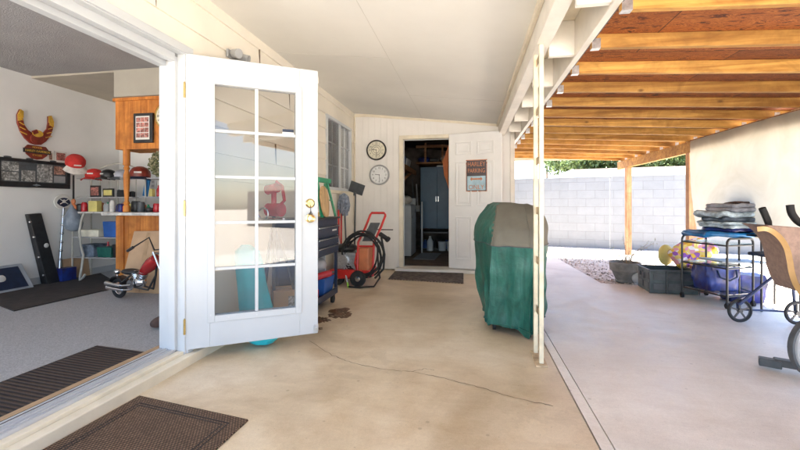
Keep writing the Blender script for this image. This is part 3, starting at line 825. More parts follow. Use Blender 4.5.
b = MB(); b.box(XO-.050, XO-.0305, -.45, 5.88, zr(XO)-.018, zr(XO)+.004); b.build('batten', 'shelf_wood', tp)
b = MB(); b.tube([(XO+.06+.03*math.sin(k), 5.80, 1.75-k*.085) for k in range(11)], .006); b.build('edge_cord', 'cap_white', tp)

# ------------------------------------------------------------------ block wall and neighbour
p0 = Vector((2.04, 10.75)); p1 = Vector((4.83, 10.03)); dd = (p1-p0).normalized(); wang = math.atan2(dd.y, dd.x)
bw = thing('block_wall', 'long pale grey concrete block wall at the back of the gravel yard', 'wall', (p0.x, p0.y, -.03), wang)
b = MB(); b.box(-7, 1.325, 0, .15, 0, 1.72).box(1.352, 16, 0, .15, 0, 1.72); b.build('blockwork', 'block_wall', bw, local=True)
b = MB(); b.box(1.3255, 1.3515, .008, .14, 0, 1.70); b.build('control_joint', 'grey_plastic', bw, local=True)
b = MB(); b.box(-7, 16, -.01, .16, 1.7205, 1.745); b.build('wall_cap', 'block_wall', bw, local=True)
rw = thing('block_wall', 'grey concrete block wall added out of view behind the viewer for door glass reflections', 'wall', (9.5, -12, -.03), R(92))  # unseen wall, added to give the glazed door something to reflect
b = MB(); b.box(0, 24, 0, .15, 0, 1.7); b.build('blockwork', 'block_wall', rw, local=True)

nb = thing('neighbour_house', 'low neighbouring house with pale shingled gable roof behind the block wall', 'house', (6, 17, 0), wang)
def nbp(px, py, Y): return AY(px, py, Y)
b = MB(); b.box(-2.0, 9.5, .6, 7, 0, 2.12); b.build('wall', 'house_wall', nb, local=True)
b = MB()
b.hexa([(-2.3,.0,2.22),(10,.0,2.22),(10,4,2.70),(-1.9,4,2.70)], [(-2.3,.0,2.28),(10,.0,2.28),(10,4,2.79),(-1.9,4,2.79)])
b.hexa([(-1.9,4,2.70),(10,4,2.70),(10,8,2.22),(-2.3,8,2.22)], [(-1.9,4,2.79),(10,4,2.79),(10,8,2.28),(-2.3,8,2.28)])
b.build('roof', 'roof_shingle', nb, local=True)
b = MB(); b.box(-2.3, 10, -.04, -.001, 2.08, 2.275); b.build('fascia', 'fascia_blue', nb, local=True)
b = MB(); b.hexa([(-2.36,-.04,2.1),(-2.30,-.04,2.1),(-1.91,4,2.60),(-1.97,4,2.60)], [(-2.36,-.04,2.29),(-2.30,-.04,2.29),(-1.91,4,2.80),(-1.97,4,2.80)])
b.build('bargeboard', 'white_paint', nb, local=True)
# utility pole & meter box on the side wall
up = thing('utility_pole', 'thin grey utility pole beyond the block wall left of the neighbouring roof', 'pole', (7.2, 36, 0))
pos = AY(547, 160, 34); up.location = (pos.x, 34, 0)
b = MB(); b.cyl((0,0,0), (0,0,5.6), .10, .075, 10); b.build('shaft', 'bark', up, local=True)
b = MB(); b.box(-.7, .7, -.05, .05, 4.9, 5.02); b.build('crossarm', 'bark', up, local=True)
mb_ = thing('meter_box', 'grey electrical box mounted on the outer side wall of the utility room', 'electrical box', (.70, 7.3, 1.5))
b = MB(); b.box(.656, .745, 7.10, 7.32, 1.60, 1.79); b.build('box', 'grey_plastic', mb_, bevel=.006)
b = MB(); b.box(.746, .752, 7.12, 7.30, 1.62, 1.77); b.build('lid', 'grey_plastic', mb_)
b = MB(); b.cyl((.70, 7.15, 1.6), (.70, 7.15, 0), .013); b.build('conduit', 'grey_plastic', mb_)

# trees
def tree(x, y, h, rx, rz_, n, seed, label, tone='leaf_light'):
    rnd = random.Random(seed)
    t = thing('tree', label, 'tree', (x, y, 0), 0, 'trees beyond the block wall')
    b = MB(); b.tube([(0,0,0), (.05*h*rnd.uniform(-.5,.5),.02,h*.3), (.03*h*rnd.uniform(-.8,.8),.05,h*.6)], [.18,.13,.07], 8)
    for k in range(7):
        a = rnd.random()*2*PI; z = h*rnd.uniform(.3, .55)
        b.tube([(0,.03,z), (rx*.35*math.cos(a), rx*.35*math.sin(a), z+h*.12), (rx*.7*math.cos(a), rx*.7*math.sin(a), z+h*.22)], [.07,.045,.02], 6)
    b.build('trunk', 'bark', t, local=True, smooth=True)
    clumps = []
    for k in range(26):
        a = rnd.random()*2*PI; u = rnd.random()**.5; ph = rnd.uniform(-.6, 1)
        clumps.append(Vector((rx*u*math.cos(a), rx*u*math.sin(a), h*.68+rz_*ph*(1-.5*u))))
    for mname, frac in ((tone, .6), ('leaf_dark', .4)):
        b = MB()
        for k in range(int(n*frac)):
            c = clumps[rnd.randrange(len(clumps))]; s = rnd.gauss(0, .3)*rx*.45
            p = c+Vector((rnd.gauss(0, .17)*rx, rnd.gauss(0, .17)*rx, rnd.gauss(0, .13)*rx))
            q = Euler((rnd.random()*6, rnd.random()*6, rnd.random()*6)).to_matrix(); e = rnd.uniform(.05, .10)*(1 if h < 5 else 1.3)
            b.add([p+q @ Vector(w) for w in ((-e,0,0),(0,-e*.5,0),(e,0,0),(0,e*.5,e*.2))], [(0,1,2,3)])
        b.build('crown', mname, t, local=True)
for px, Y, h, rx, rz_, n, s, lab in (
    (596, 24, 5.0, 2.1, .55, 18000, 3, 'light green bushy tree rising behind the left part of the neighbouring roof'),
    (662, 23, 4.9, 2.3, .5, 18000, 5, 'broad green tree behind the right part of the neighbouring roof'),
    (524, 26, 2.2, 1.4, .5, 3500, 8, 'small low pale bush-like tree just above the block wall near the utility wing'),
    (735, 25, 4.2, 2.2, .8, 5000, 12, 'green tree mostly behind the shade cloth')):
    q = AY(px, 170, Y); tree(q.x, Y, h, rx, rz_, n, s, lab, 'leaf_pale' if s == 8 else 'leaf_light')

exec_parts = True
# ================================================================== things on the porch
# outdoor woven mat
def quadmat(name, mtl, pts, th, label, cat, z=0, border=None):
    c = sum((Vector((p.x, p.y)) for p in pts), Vector((0,0)))/4
    a = math.atan2(pts[1].y-pts[0].y, pts[1].x-pts[0].x)
    t = thing(name, label, cat, (c.x, c.y, z), a)
    Mi = world_m(t).inverted()
    q = [Mi @ Vector((p.x, p.y, z)) for p in pts]
    b = MB(); b.hexa([(p.x, p.y, .001) for p in q], [(p.x*.996, p.y*.992, th) for p in q])
    b.build('mat', mtl, t, local=True, bevel=.002)
    return t, q
A_, B_, C_, D_ = G(139.7,396.9), G(248.6,421), G(200,470), G(18,462)
B_ = A_+(B_-A_); w_ = (B_-A_); e_ = Vector((-.0, -1, 0)); 
C_ = B_+Vector((-.02,-.62,0)); D_ = A_+Vector((-.02,-.62,0))
om, q = quadmat('door_mat', 'weave_mat', [A_, B_, C_, D_], .010, 'brown woven rectangular mat on the tan porch concrete outside the wide doorway', 'door mat')
b = MB()
def inset(q, f): 
    c = sum(q, Vector())/4; return [c+(p-c)*f for p in q]
for f in (.80, .74):
    r = inset(q, f)
    for i in range(4): b.bar((r[i].x, r[i].y, .0106), (r[(i+1) % 4].x, r[(i+1) % 4].y, .0106), .006, .003)
b.build('border_groove', 'rug_dark', om, local=True)
# ribbed mat in the doorway
P_ = [G(97.5,346.5,.083), G(152.7,354,.083), G(0,430,.083), G(-60,398,.083)]
q0, q1 = P_[0], P_[1]; dl = Vector((-.03,-1,0)); dl.normalize()
P_ = [q0, q1, q1+Vector((.0,-1.15,0)), q0+Vector((-.0,-1.15,0))]
dm, q = quadmat('door_mat', 'ribbed_mat', P_, .012, 'black and brown ribbed mat on grey carpet just inside the wide doorway', 'door mat', .081)
# rug at the side door
P_ = [G(389,284.5), G(463,284), G(464,273.5), G(396,269.2)]
P_ = [G(388,279.5), G(463.5,284), G(463.5,273), G(397,269.5)]
rg, q = quadmat('door_mat', 'rug_brown', P_, .012, 'worn dark brown rug on concrete in front of the side door step', 'door mat')
b = MB()
for i in range(26):
    t = i/25; p = q[3]+(q[2]-q[3])*t; p2 = q[0]+(q[1]-q[0])*t
    if i % 3 == 0: b.obox((p.x, p.y+.004, .008), (.025, .02, .008), (0,0,random.uniform(-.4,.4)))
    b.obox((p2.x, p2.y-.004, .007), (.012, .022, .004), (0,0,random.uniform(-.6,.6)))
b.build('fringe', 'fringe', rg, local=True)

# grill under its cover
gr = thing('covered_grill', 'barbecue grill under faded grey and green fabric cover behind the steel post', 'grill', (.42, 3.6, 0))
key = [(0.05, [(.16,3.40),(.44,3.20),(.50,3.21),(.64,3.56),(.70,4.05),(.25,4.15),(.13,3.75)]),
       (0.35, [(.165,3.34),(.445,3.18),(.52,3.18),(.69,3.53),(.76,4.12),(.20,4.22),(.07,3.75)]),
       (0.72, [(.175,3.30),(.45,3.16),(.53,3.17),(.715,3.52),(.80,4.20),(.16,4.30),(.035,3.75)]),
       (0.86, [(.19,3.34),(.45,3.20),(.53,3.21),(.715,3.52),(.80,4.18),(.17,4.28),(.04,3.76)]),
       (0.95, [(.21,3.42),(.44,3.30),(.53,3.30),(.68,3.54),(.74,4.12),(.20,4.20),(.09,3.78)]),
       (1.045, [(.235,3.53),(.44,3.44),(.51,3.44),(.58,3.58),(.60,3.98),(.24,4.04),(.17,3.82)]),
       (1.065, [(.26,3.58),(.43,3.50),(.48,3.50),(.51,3.60),(.51,3.92),(.27,3.97),(.21,3.81)])]
def ringpts(poly, m=12):
    out = []; n = len(poly)
    for i in range(n):
        a, c, d, e = poly[i-1], poly[i], poly[(i+1) % n], poly[(i+2) % n]
        for k in range(m):
            t = k/m; lin = (c[0]+(d[0]-c[0])*t, c[1]+(d[1]-c[1])*t)
            cr = [.5*((2*c[j])+(-a[j]+d[j])*t+(2*a[j]-5*c[j]+4*d[j]-e[j])*t*t+(-a[j]+3*c[j]-3*d[j]+e[j])*t**3) for j in (0,1)]
            out.append((lin[0]*.85+cr[0]*.15, lin[1]*.85+cr[1]*.15))
    return out
key = [(z, [(x-max(0, x-.5)*.35, y) for x, y in p]) for z, p in key]
rings = [(z, ringpts(p)) for z, p in key]; NR = len(rings[0][1])
zs = [.05+(.72-.05)*k/26 for k in range(27)]+[.72+(1.065-.72)*k/16 for k in range(1, 17)]
vs = []; 
for z in zs:
    for j in range(len(rings)-1):
        if rings[j][0] <= z+1e-6 and z <= rings[j+1][0]+1e-6: break
    t = (z-rings[j][0])/(rings[j+1][0]-rings[j][0])
    for k in range(NR):
        x = rings[j][1][k][0]*(1-t)+rings[j+1][1][k][0]*t; y = rings[j][1][k][1]*(1-t)+rings[j+1][1][k][1]*t
        d = Vector((x-.42, y-3.7)).normalized(); s = k/NR
        low = max(0, (.75-z)/.75)
        wr = .030*low*(1-2*abs(math.sin(s*PI*13+2.2*noise.noise(Vector((s*7, z*.8, 1))))))+.016*(.3+low)*(1-3*abs(noise.noise(Vector((x*4+z*2, y*4, z*3+7)))))+.035*noise.noise(Vector((x*5, y*5, z*2.2)))*(.22+low)+.012*noise.noise(Vector((x*16, y*16, z*9)))
        zz = z-max(0, z-.9)*.35*(x-.25)+(.022*math.sin(s*2*PI*5)+.012*math.sin(s*2*PI*13) if z < .06 else 0)
        vs.append((x+d.x*wr, y+d.y*wr, zz+.012*noise.noise(Vector((x*7, y*7, 4)))))
def grid(lo, hi, cap=False):
    b = MB(); b.v = [Vector(p) for p in vs[lo*NR:(hi+1)*NR]]; n = hi-lo
    b.f = [(i*NR+k, i*NR+(k+1) % NR, (i+1)*NR+(k+1) % NR, (i+1)*NR+k) for i in range(n) for k in range(NR)]
    if cap: b.f.append(tuple(range(n*NR, (n+1)*NR)))
    b.mi = [0]*len(b.f); return b
grid(0, 26).build('cover_skirt', 'teal_cover', gr, smooth=True)
gt = grid(26, len(zs)-1, True)
for fi in range((len(zs)-1-26)*NR):
    if 58 <= fi % NR <= 82+(1 if (fi//NR) % 2 else 0): gt.mi[fi] = 1
gt.build('cover_top', ['brown_cover', 'teal_cover'], gr, smooth=True)
b = MB(); b.tube([(vs[26*NR+k][0]+(vs[26*NR+k][0]-.42)*.012, vs[26*NR+k][1]+(vs[26*NR+k][1]-3.7)*.012, vs[26*NR+k][2]) for k in range(NR)], .004, 6, True); b.build('seam', 'dark_grey', gr)
def along(col, lo, hi, off=.004):
    out = []
    for i in range(lo, hi+1):
        p = Vector(vs[i*NR+col]); d = Vector((p.x-.38, p.y-3.7, 0)).normalized(); out.append(p+d*off)
    return out
for col in (0, 12, 26, 50, 70):
    b = MB(); b.tube(along(col, 26, len(zs)-2), .0035, 5); b.build('top_seam', 'brown_cover', gr)
b = MB(); b.tube([(vs[NR+k][0]+(vs[NR+k][0]-.38)*.02, vs[NR+k][1]+(vs[NR+k][1]-3.7)*.02, vs[NR+k][2]) for k in range(NR)], .004, 5, True); b.build('hem', 'teal_cover', gr)
for x, y in ((.20,3.44),(.46,3.28),(.60,3.98),(.24,4.0)):
    b = MB(); b.cyl((x-.012,y,.035),(x+.012,y,.035),.035,n=14); b.build('caster', 'rubber', gr)
b = MB(); b.box(.20,.60,3.45,3.95,.07,.10); b.build('base_shelf', 'black_metal', gr)

# wall clocks
def clock(px, py, r, rimm, facem, label, dark):
    p = AY(px, py, YB); t = thing('wall_clock', label, 'clock', (p.x, YB-.004, p.z))
    b = MB(); b.lathe([(r*.86,-.001),(r,-.001),(r*1.0,-.028),(r*.93,-.036),(r*.86,-.03)], (0,0,0), 40, 'y', cap=False); b.build('rim', rimm, t, local=True, smooth=True)
    b = MB(); b.lathe([(r*.858,-.02),(r*.858,-.0295)], (0,0,0), 40, 'y'); b.build('face', facem, t, local=True)
    b = MB()
    for k in range(60):
        a = 2*PI*k/60; l = .05 if k % 5 == 0 else .025
        b.bar((r*.82*math.sin(a), -.031, r*.82*math.cos(a)), (r*(.82-l)*math.sin(a), -.031, r*(.82-l)*math.cos(a)), r*.018, .001, (0,1,0))
    for k in range(1, 13):
        a = 2*PI*k/12; M = Matrix.Translation((r*.66*math.sin(a), -.031, r*.66*math.cos(a))) @ Matrix.Rotation(PI/2, 4, 'X')
        text_mb(b, str(k), r*(.24 if not dark else .2), M)
    if dark:
        for rr in (.48, .30): b.torus((0,-.031,0), r*rr, r*.014, 'y', 30, 4)
    b.build('numerals', 'ink', t, local=True)
    b = MB(); b.bar((0,-.034,0), (-r*.42,-.034,r*.05), r*.045, .002, (0,1,0)); b.bar((0,-.036,0), (r*.05,-.036,-r*.60), r*.035, .002, (0,1,0)); b.lathe([(r*.05,-.033),(r*.05,-.038)], n=12, axis='y')
    b.build('hands', 'ink', t, local=True)
clock(376.7, 150.3, .163, 'black_metal', 'clock_face', 'cream faced round clock with thin black rim, upper of the two beside the side door', True)
clock(379.7, 175, .163, 'grey_plastic', 'clock_face_white', 'white faced round clock with thick grey rim, below the black rimmed clock', False)

# tool cart against the house wall
tc = thing('tool_cart', 'dark blue wheeled tool cart with three drawers by the house wall', 'tool cart', (-1.6, 3.78, 0))
cx0, cx1, cy0, cy1 = -1.80, -1.40, 3.50, 4.12
b = MB(); b.box(cx0, cx1-.004, cy0, cy1, .54, .895); b.build('cabinet', 'navy', tc, bevel=.004)
b = MB(); b.box(cx0-.01, cx1+.02, cy0-.02, cy1+.02, .897, .915); b.build('top_tray', 'black_plastic', tc, bevel=.004)
for k in range(3):
    z0 = .555+k*.085+(.0 if k < 2 else 0); z1 = z0+.078+(.03 if k == 2 else 0)
    b = MB(); b.box(cx1-.003, cx1+.016, cy0+.02, cy1-.02, z0, z1); d_ = b.build('drawer', 'navy', tc, bevel=.003)
    b = MB(); b.box(cx1+.0165, cx1+.026, cy0+.025, cy1-.025, z1-.020, z1-.006); b.build('drawer_pull', 'chrome', d_, bevel=.002)
b = MB(); b.box(cx1+.0165, cx1+.018, 3.86, 4.0, .852, .866) if False else b.box(cx1+.0165, cx1+.018, 3.90, 4.03, .775, .79); b.build('badge', 'paper', tc)
b = MB()
for y in (cy0+.012, cy1-.02):
    for x in (cx0+.015, cx1-.015): b.box(x-.014, x+.014, y-.012, y+.014, .10, .54)
b.build('frame_post', 'navy', tc)
b = MB(); b.box(cx0, cx1, cy0, cy1, .10, .13).box(cx1-.012, cx1, cy0, cy1, .13, .165).box(cx0, cx0+.012, cy0, cy1, .13, .45); b.build('lower_shelf', 'navy', tc)
for x, y in ((cx1-.04, cy1-.05), (cx0+.05, cy1-.05), (cx1-.04, cy0+.05), (cx0+.05, cy0+.05)):
    b = MB(); b.cyl((x-.013,y,.042),(x+.013,y,.042),.042,n=18).box(x-.02,x+.02,y-.018,y+.018,.075,.099); b.build('caster', 'rubber', tc)
# stuff on its lower shelf
def small(name, label, cat, mtl, mbuild, group=None, **k):
    o = mbuild.build(name, mtl, **k); return tag(o, label, cat, group)
small('storage_bin', 'blue plastic bin on the tool cart lower shelf', 'bin', 'blue_bin', MB().hexa([(-1.62,3.80,.131),(-1.44,3.80,.131),(-1.44,4.06,.131),(-1.62,4.06,.131)], [(-1.65,3.78,.30),(-1.42,3.78,.30),(-1.42,4.08,.30),(-1.65,4.08,.30)]), bevel=.006)
small('power_drill', 'red and black drill lying across the blue bin in the tool cart', 'drill', ['red_gloss','black_plastic'], MB().cyl((-1.50,3.70,.33),(-1.42,3.92,.34),.035).m(1).cyl((-1.42,3.92,.34),(-1.40,3.99,.34),.02,.012).obox((-1.51,3.70,.24),(.05,.05,.17),(.2,.1,0)).obox((-1.51,3.69,.165),(.08,.10,.05)))
small('red_canister', 'small red canister at the edge of the tool cart lower shelf', 'canister', 'red_gloss', MB().lathe([(.045,0),(.045,.10),(.03,.12),(.015,.125),(.015,.15)],(-1.46,3.60,.131),18), smooth=True)
small('cloth_bundle', 'light grey rag bundled on the tool cart shelf behind the bins', 'rag', 'silver_cloth', MB().ball((-1.58,3.95,.42),.10,(1.1,1.2,.8)), smooth=True)
# on top: oval board and green step stool
t = thing('green_stool', 'folded green plastic step stool standing on the tool cart against the wall', 'step stool', (-1.7, 3.95, .916))
b = MB(); b.obox((-1.50,3.93,1.295),(.07,.34,.05),(0,.1,0)); b.build('seat', 'green_plastic', t, bevel=.01)
b = MB()
for y0_, y1_ in ((3.78,3.74),(4.07,4.13)): b.bar((-1.50,y0_,1.27),(-1.43,y1_,.918),.035,.014); b.bar((-1.52,y0_,1.27),(-1.57,y1_,.918),.035,.014)
b.bar((-1.465,3.77,1.09),(-1.465,4.09,1.09),.03,.012); b.build('leg', 'green_plastic', t)
b = MB(); pts = [(.10*math.cos(2*PI*k/36)*(1+.06*math.sin(3*2*PI*k/36)), .155*math.sin(2*PI*k/36)) for k in range(36)]
b.prism([(a, c) for a, c in pts], -.012, .012, 'x'); b.xf(Matrix.Translation((-1.42,3.78,1.075)) @ Matrix.Rotation(-.12, 4, 'Y'))
small('oval_board', 'oval light wood board propped upright on the tool cart', 'board', 'board_wood', b, bevel=.004)

# teal bag etc. behind the glazed door
b = MB(); n = 28; vs2 = []; zz = [.02,.05,.12,.25,.4,.55,.62,.66]
for j, z in enumerate(zz):
    s = [.07,.105,.118,.112,.10,.092,.08,.03][j]
    for k in range(n):
        a = 2*PI*k/n; rr = s*(1+.10*noise.noise(Vector((math.cos(a)*2, math.sin(a)*2, z*4)))+.04*math.sin(a*7+z*3))
        vs2.append((-1.515+rr*1.15*math.cos(a)-.26*z, 2.74+rr*.72*math.sin(a)+.10*z, z*1.12))
b.add(vs2, [(j*n+k, j*n+(k+1) % n, (j+1)*n+(k+1) % n, (j+1)*n+k) for j in range(len(zz)-1) for k in range(n)]+[tuple(range(n-1,-1,-1)), tuple(range((len(zz)-1)*n, len(zz)*n))])
small('teal_bag', 'bright teal soft bag standing on the concrete behind the glazed door', 'bag', 'teal_sheet', b, smooth=True)
# red bench tool on a tripod, seen through the glass
TX, TY = -.24, -.29
t = thing('tripod_tool', 'red pump tool on a black tripod behind the glazed door', 'tripod tool', (-1.64, 3.16, 0))
b = MB()
for a in (.4, 2.5, 4.6): b.tube([(-1.40+.03*math.cos(a),3.45+.03*math.sin(a),.85),(-1.40+.24*math.cos(a),3.45+.24*math.sin(a),.01)], .011)
b.cyl((-1.40,3.45,.3),(-1.40,3.45,.95),.014); b.xf(Matrix.Translation((TX,TY,0)));b.build('tripod', 'black_metal', t)
b = MB(); b.cyl((-1.46,3.47,1.0),(-1.32,3.43,1.0),.058,n=20).cyl((-1.40,3.45,.95),(-1.40,3.45,1.19),.022).cyl((-1.47,3.47,1.17),(-1.36,3.44,1.19),.042,n=18).tube([(-1.36,3.44,1.02),(-1.29,3.42,1.08),(-1.31,3.42,1.2),(-1.38,3.45,1.24)],.014)
b.xf(Matrix.Translation((TX,TY,0)));b.build('pump', 'red_gloss', t, smooth=True)
b = MB(); b.torus((-1.47,3.40,.97),.045,.008,'y').cyl((-1.5,3.47,.92),(-1.3,3.43,.92),.016); b.xf(Matrix.Translation((TX,TY,0)));b.build('clamp', 'chrome', t)
t = thing('cardboard_box', 'brown cardboard box with a pale label on the concrete behind the glazed door', 'box', (-1.58, 3.36, 0))
b = MB(); b.obox((-1.55,3.28,.16),(.30,.22,.315),(0,0,.58)); b.build('carton', 'cardboard', t, bevel=.003)
b = MB(); M = Matrix.Translation((-1.55,3.28,.12)) @ Matrix.Rotation(.58, 4, 'Z'); b.box(-.03,.13,-.1145,-.1115,-.06,.15); b.xf(M); b.build('label', 'photo_bw', t)
b = MB(); b.box(-.152,.152,-.02,.02,.1985,.2005); b.xf(M); b.build('tape', 'tape', t)

# leaning tools by the window
t = thing('squeegee', 'long white pole with lime green tip leaning beside the tool cart', 'pole', G(349,289))
a_ = G(348.5,288); c_ = AX(337,232,-1.80)
b = MB(); b.cyl(a_+(c_-a_)*.09, c_, .010, n=10); b.build('pole', 'white_paint', t)
b = MB(); b.cyl(a_, a_+(c_-a_)*.09, .013, n=10); b.build('tip', 'lime', t)
t = thing('brush', 'long thin handled brush with yellow bristle head leaning on the wall', 'brush', (-1.78, 4.45, 0))
b = MB(); b.tube([(-1.62,4.50,.02),(-1.75,4.55,.5),(-1.825,4.58,.86)], .006); b.build('handle', 'rack_metal', t)
b = MB(); b.box(-1.845,-1.80,4.55,4.62,.86,.95); b.build('bristles', 'yellow_bristle', t, bevel=.005)
small('white_plank', 'narrow white panel standing against the wall beside the tool cart', 'panel', 'white_paint', MB().obox((-1.66,4.22,.24),(.16,.02,.47),(0,0,.2)), bevel=.002)
# mop with hanging cloth & red handled tools & dust pan
t = thing('red_cutter', 'pair of long red handled bolt cutters standing against the wall under the mop', 'bolt cutters', (-1.72, 5.4, 0))
b = MB(); b.bar((-1.80,5.35,.42),(-1.80,5.33,.97),.030,.02); b.bar((-1.80,5.44,.42),(-1.80,5.46,.98),.030,.02); b.build('handle', 'red_paint', t, bevel=.004)
b = MB(); b.bar((-1.80,5.35,.42),(-1.80,5.40,.15),.026,.02); b.bar((-1.80,5.44,.42),(-1.80,5.40,.15),.026,.02); b.box(-1.815,-1.785,5.365,5.43,.0,.16); b.build('jaw', 'dark_grey', t)
t = thing('mop', 'mop with grey blue cloth head standing upright beside the window', 'mop', (-1.70, 5.45, 0))
b = MB(); b.cyl((-1.72,5.48,0),(-1.76,5.45,1.18),.012); b.build('pole', 'dark_grey', t)
b = MB()
for k in range(46):
    a = random.uniform(0, 2*PI); r = random.uniform(.02,.085); zt_ = 1.20-random.uniform(0,.04)
    b.tube([(-1.76,5.45,zt_),(-1.76+.7*r*math.cos(a),5.45+r*math.sin(a),zt_-.03),(-1.76+r*math.cos(a),5.45+1.2*r*math.sin(a),zt_-.15),(-1.76+.9*r*math.cos(a+.2),5.45+1.3*r*math.sin(a),zt_-random.uniform(.22,.32))], [.008,.012,.012,.009], 5)
b.build('cloth', 'mop_cloth', t, smooth=True)
t = thing('dust_shovel', 'flat black square shovel head raised above the mop by the corner', 'shovel', (-1.70, 5.75, 0))
b = MB(); b.cyl((-1.70,5.75,0),(-1.68,5.75,1.2),.012); b.build('handle', 'dark_grey', t)
b = MB(); b.obox((-1.66,5.75,1.285),(.22,.012,.17),(.35,.35,.15)); b.obox((-1.69,5.75,1.20),(.04,.02,.05)); b.build('blade', 'dark_grey', t, bevel=.004)

# pressure washer
pw = thing('pressure_washer', 'red framed pressure washer with coiled black hose in the porch corner', 'pressure washer', (-1.45, 5.2, 0))
def wheel(b_, c, r, w, axis='y'):
    pass
for sx in (-1.0, ): pass
WX = {}
for (x, y) in ((-1.40, 4.90), (-1.70, 4.98)):
    b = MB(); b.lathe([(.055,-.022),(.095,-.02),(.103,-.008),(.103,.008),(.095,.02),(.055,.022)], (x,y,.103), 26, 'y'); w_ = b.build('wheel', 'rubber', pw, smooth=True)
    b = MB(); b.lathe([(.012,-.026),(.053,-.018),(.053,.018),(.012,.026)], (x,y,.103), 20, 'y'); b.build('rim', 'chrome', w_, smooth=True)
b = MB(); b.box(-1.80,-1.28,5.0,5.42,.10,.19); b.box(-1.78,-1.45,4.90,5.0,.11,.21); b.cyl((-1.76,4.93,.103),(-1.40,4.93,.103),.012); b.build('base', 'red_paint', pw, bevel=.01)
b = MB(); b.box(-1.74,-1.46,4.98,5.30,.195,.42); 
for k in range(8): b.box(-1.75,-1.45,4.97,5.31,.20+k*.027,.210+k*.027)
b.cyl((-1.62,4.98,.32),(-1.62,4.93,.32),.075,n=18); b.build('engine', 'galv', pw)
b = MB(); b.ball((-1.62,5.12,.47),.12,(1.25,1.3,.50)); b.build('fuel_tank', 'black_plastic', pw, smooth=True)
b = MB(); b.box(-1.45,-1.30,5.06,5.34,.165,.48); b.build('soap_tank', 'orange_hose', pw, bevel=.02)
b = MB()
for x in (-1.44,-1.23):
    b.tube([(x,5.0,.12),(x,5.06,.55),(x+.07,5.16,.74),(x+.12,5.22,.90)], .016)
b.tube([(-1.44+.12,5.22,.90),(-1.30,5.225,.93),(-1.13,5.225,.93),(-1.23+.12,5.22,.90)],.016).tube([(-1.44,5.055,.5),(-1.23,5.055,.5)],.013).tube([(-1.44,5.0,.13),(-1.60,4.93,.13),(-1.76,4.95,.15)],.014)
b.tube([(-1.44,4.99,.20),(-1.44,4.9,.30),(-1.44,5.0,.42)],.012); b.build('frame', 'red_paint', pw, smooth=True)
b = MB(); b.hexa([(-1.40,5.10,.56),(-1.27,5.10,.56),(-1.27,5.13,.56),(-1.40,5.13,.56)], [(-1.31,5.19,.80),(-1.18,5.19,.80),(-1.18,5.22,.80),(-1.31,5.22,.80)]); b.build('panel', 'dark_grey', pw)
b = MB(); N = 150; pts = []
for k in range(N):
    a = 2*PI*k/30+.8; w = k/N
    pts.append((-1.36+(.235+.03*math.sin(w*9))*math.cos(a)+.02*math.sin(k*.5), 4.96+.012*(k//30)+.02*math.sin(a*2+w*4), .40+(.275+.03*math.cos(w*7))*math.sin(a)))
pts += [(-1.15,4.97,.25),(-1.12,4.92,.12),(-1.18,4.86,.02),(-1.35,4.80,.014),(-1.5,4.82,.014)]
b.tube(pts, .0115, 7); b.tube([(-1.13,5.05,.62),(-1.08,5.02,.40),(-1.09,5.0,.22),(-1.2,4.98,.10)],.014,7); b.build('hose', 'rubber', pw, smooth=True)
b = MB(); b.cyl((-1.16,5.1,.66),(-1.06,5.08,.60),.030).cyl((-1.06,5.08,.60),(-1.04,5.07,.585),.038); b.tube([(-1.36,5.2,.71),(-1.0,5.18,.71)],.007); b.tube([(-1.75,5.1,.35),(-1.6,5.0,.52),(-1.45,4.98,.60)],.012); b.build('spray_gun', 'black_plastic', pw)

# ================================================================== utility room content
t = thing('washing_machine', 'white washing machine inside the side door on the left', 'washing machine', (-1.48, 8.1, .012))
b = MB(); b.box(-1.80,-1.13,7.72,8.42,.03,1.03); b.build('body', 'washer_white', t, bevel=.015)
b = MB(); b.box(-1.80,-1.13,8.30,8.42,1.031,1.17).box(-1.78,-1.16,7.74,8.28,1.031,1.045); b.build('console', 'washer_white', t, bevel=.01)
b = MB(); b.box(-1.79,-1.14,7.75,8.40,.0,.029); b.build('plinth', 'black_plastic', t)
small('laundry_pile', 'crumpled beige laundry on top of the washing machine', 'laundry', 'cap_white', MB().ball((-1.30,7.95,1.13),.12,(1.3,1,.8)).ball((-1.48,8.0,1.15),.13,(1,1,.9)), smooth=True)
t = thing('metal_cabinet', 'tall blue two-door cabinet hung at the back of the utility room', 'cabinet', (-.72, 9.3, .5))
b = MB(); b.box(-1.10,-.34,8.95,9.35,.50,1.88); b.build('body', 'blue_cabinet', t, bevel=.004)
for x0_, x1_ in ((-1.095,-.722),(-.718,-.345)):
    b = MB(); b.box(x0_,x1_,8.93,8.949,.51,1.87); d_ = b.build('door', 'blue_cabinet', t, bevel=.003)
    hxx = -.745 if x0_ < -1 else -.695
    b = MB(); b.box(hxx-.008,hxx+.008,8.90,8.9295,1.10,1.22); b.build('handle', 'chrome', d_, bevel=.003)
t = thing('utility_shelf', 'low black shelf rack of bottles and buckets under the blue cabinet', 'shelf', (-.7, 9.1, .012))
b = MB(); b.box(-1.1,-.32,8.9,9.3,.02,.05).box(-1.1,-.32,8.9,9.3,.40,.43)
for x in (-1.09,-.33): b.box(x-.012,x+.012,8.9,8.93,.0,.49).box(x-.012,x+.012,9.27,9.3,.0,.49)
b.build('rack', 'black_metal', t)
b = MB().lathe([(.07,0),(.07,.20),(.03,.27),(.025,.32)],(-.86,8.72,.03),18); small('spray_bottle', 'tall white detergent bottle on the floor before the low rack', 'bottle', 'washer_white', b, smooth=True)
for i, x in enumerate((-.60, -.42)):
    b = MB().lathe([(.075,0),(.088,.18),(.092,.182),(.092,.20)],(x,8.78,.03),20); small('paint_pail', ('white paint pail, left of the pair on the utility room floor','white paint pail, right of the pair on the utility room floor')[i], 'pail', ['washer_white'], b, 'pails in the utility room', smooth=True)
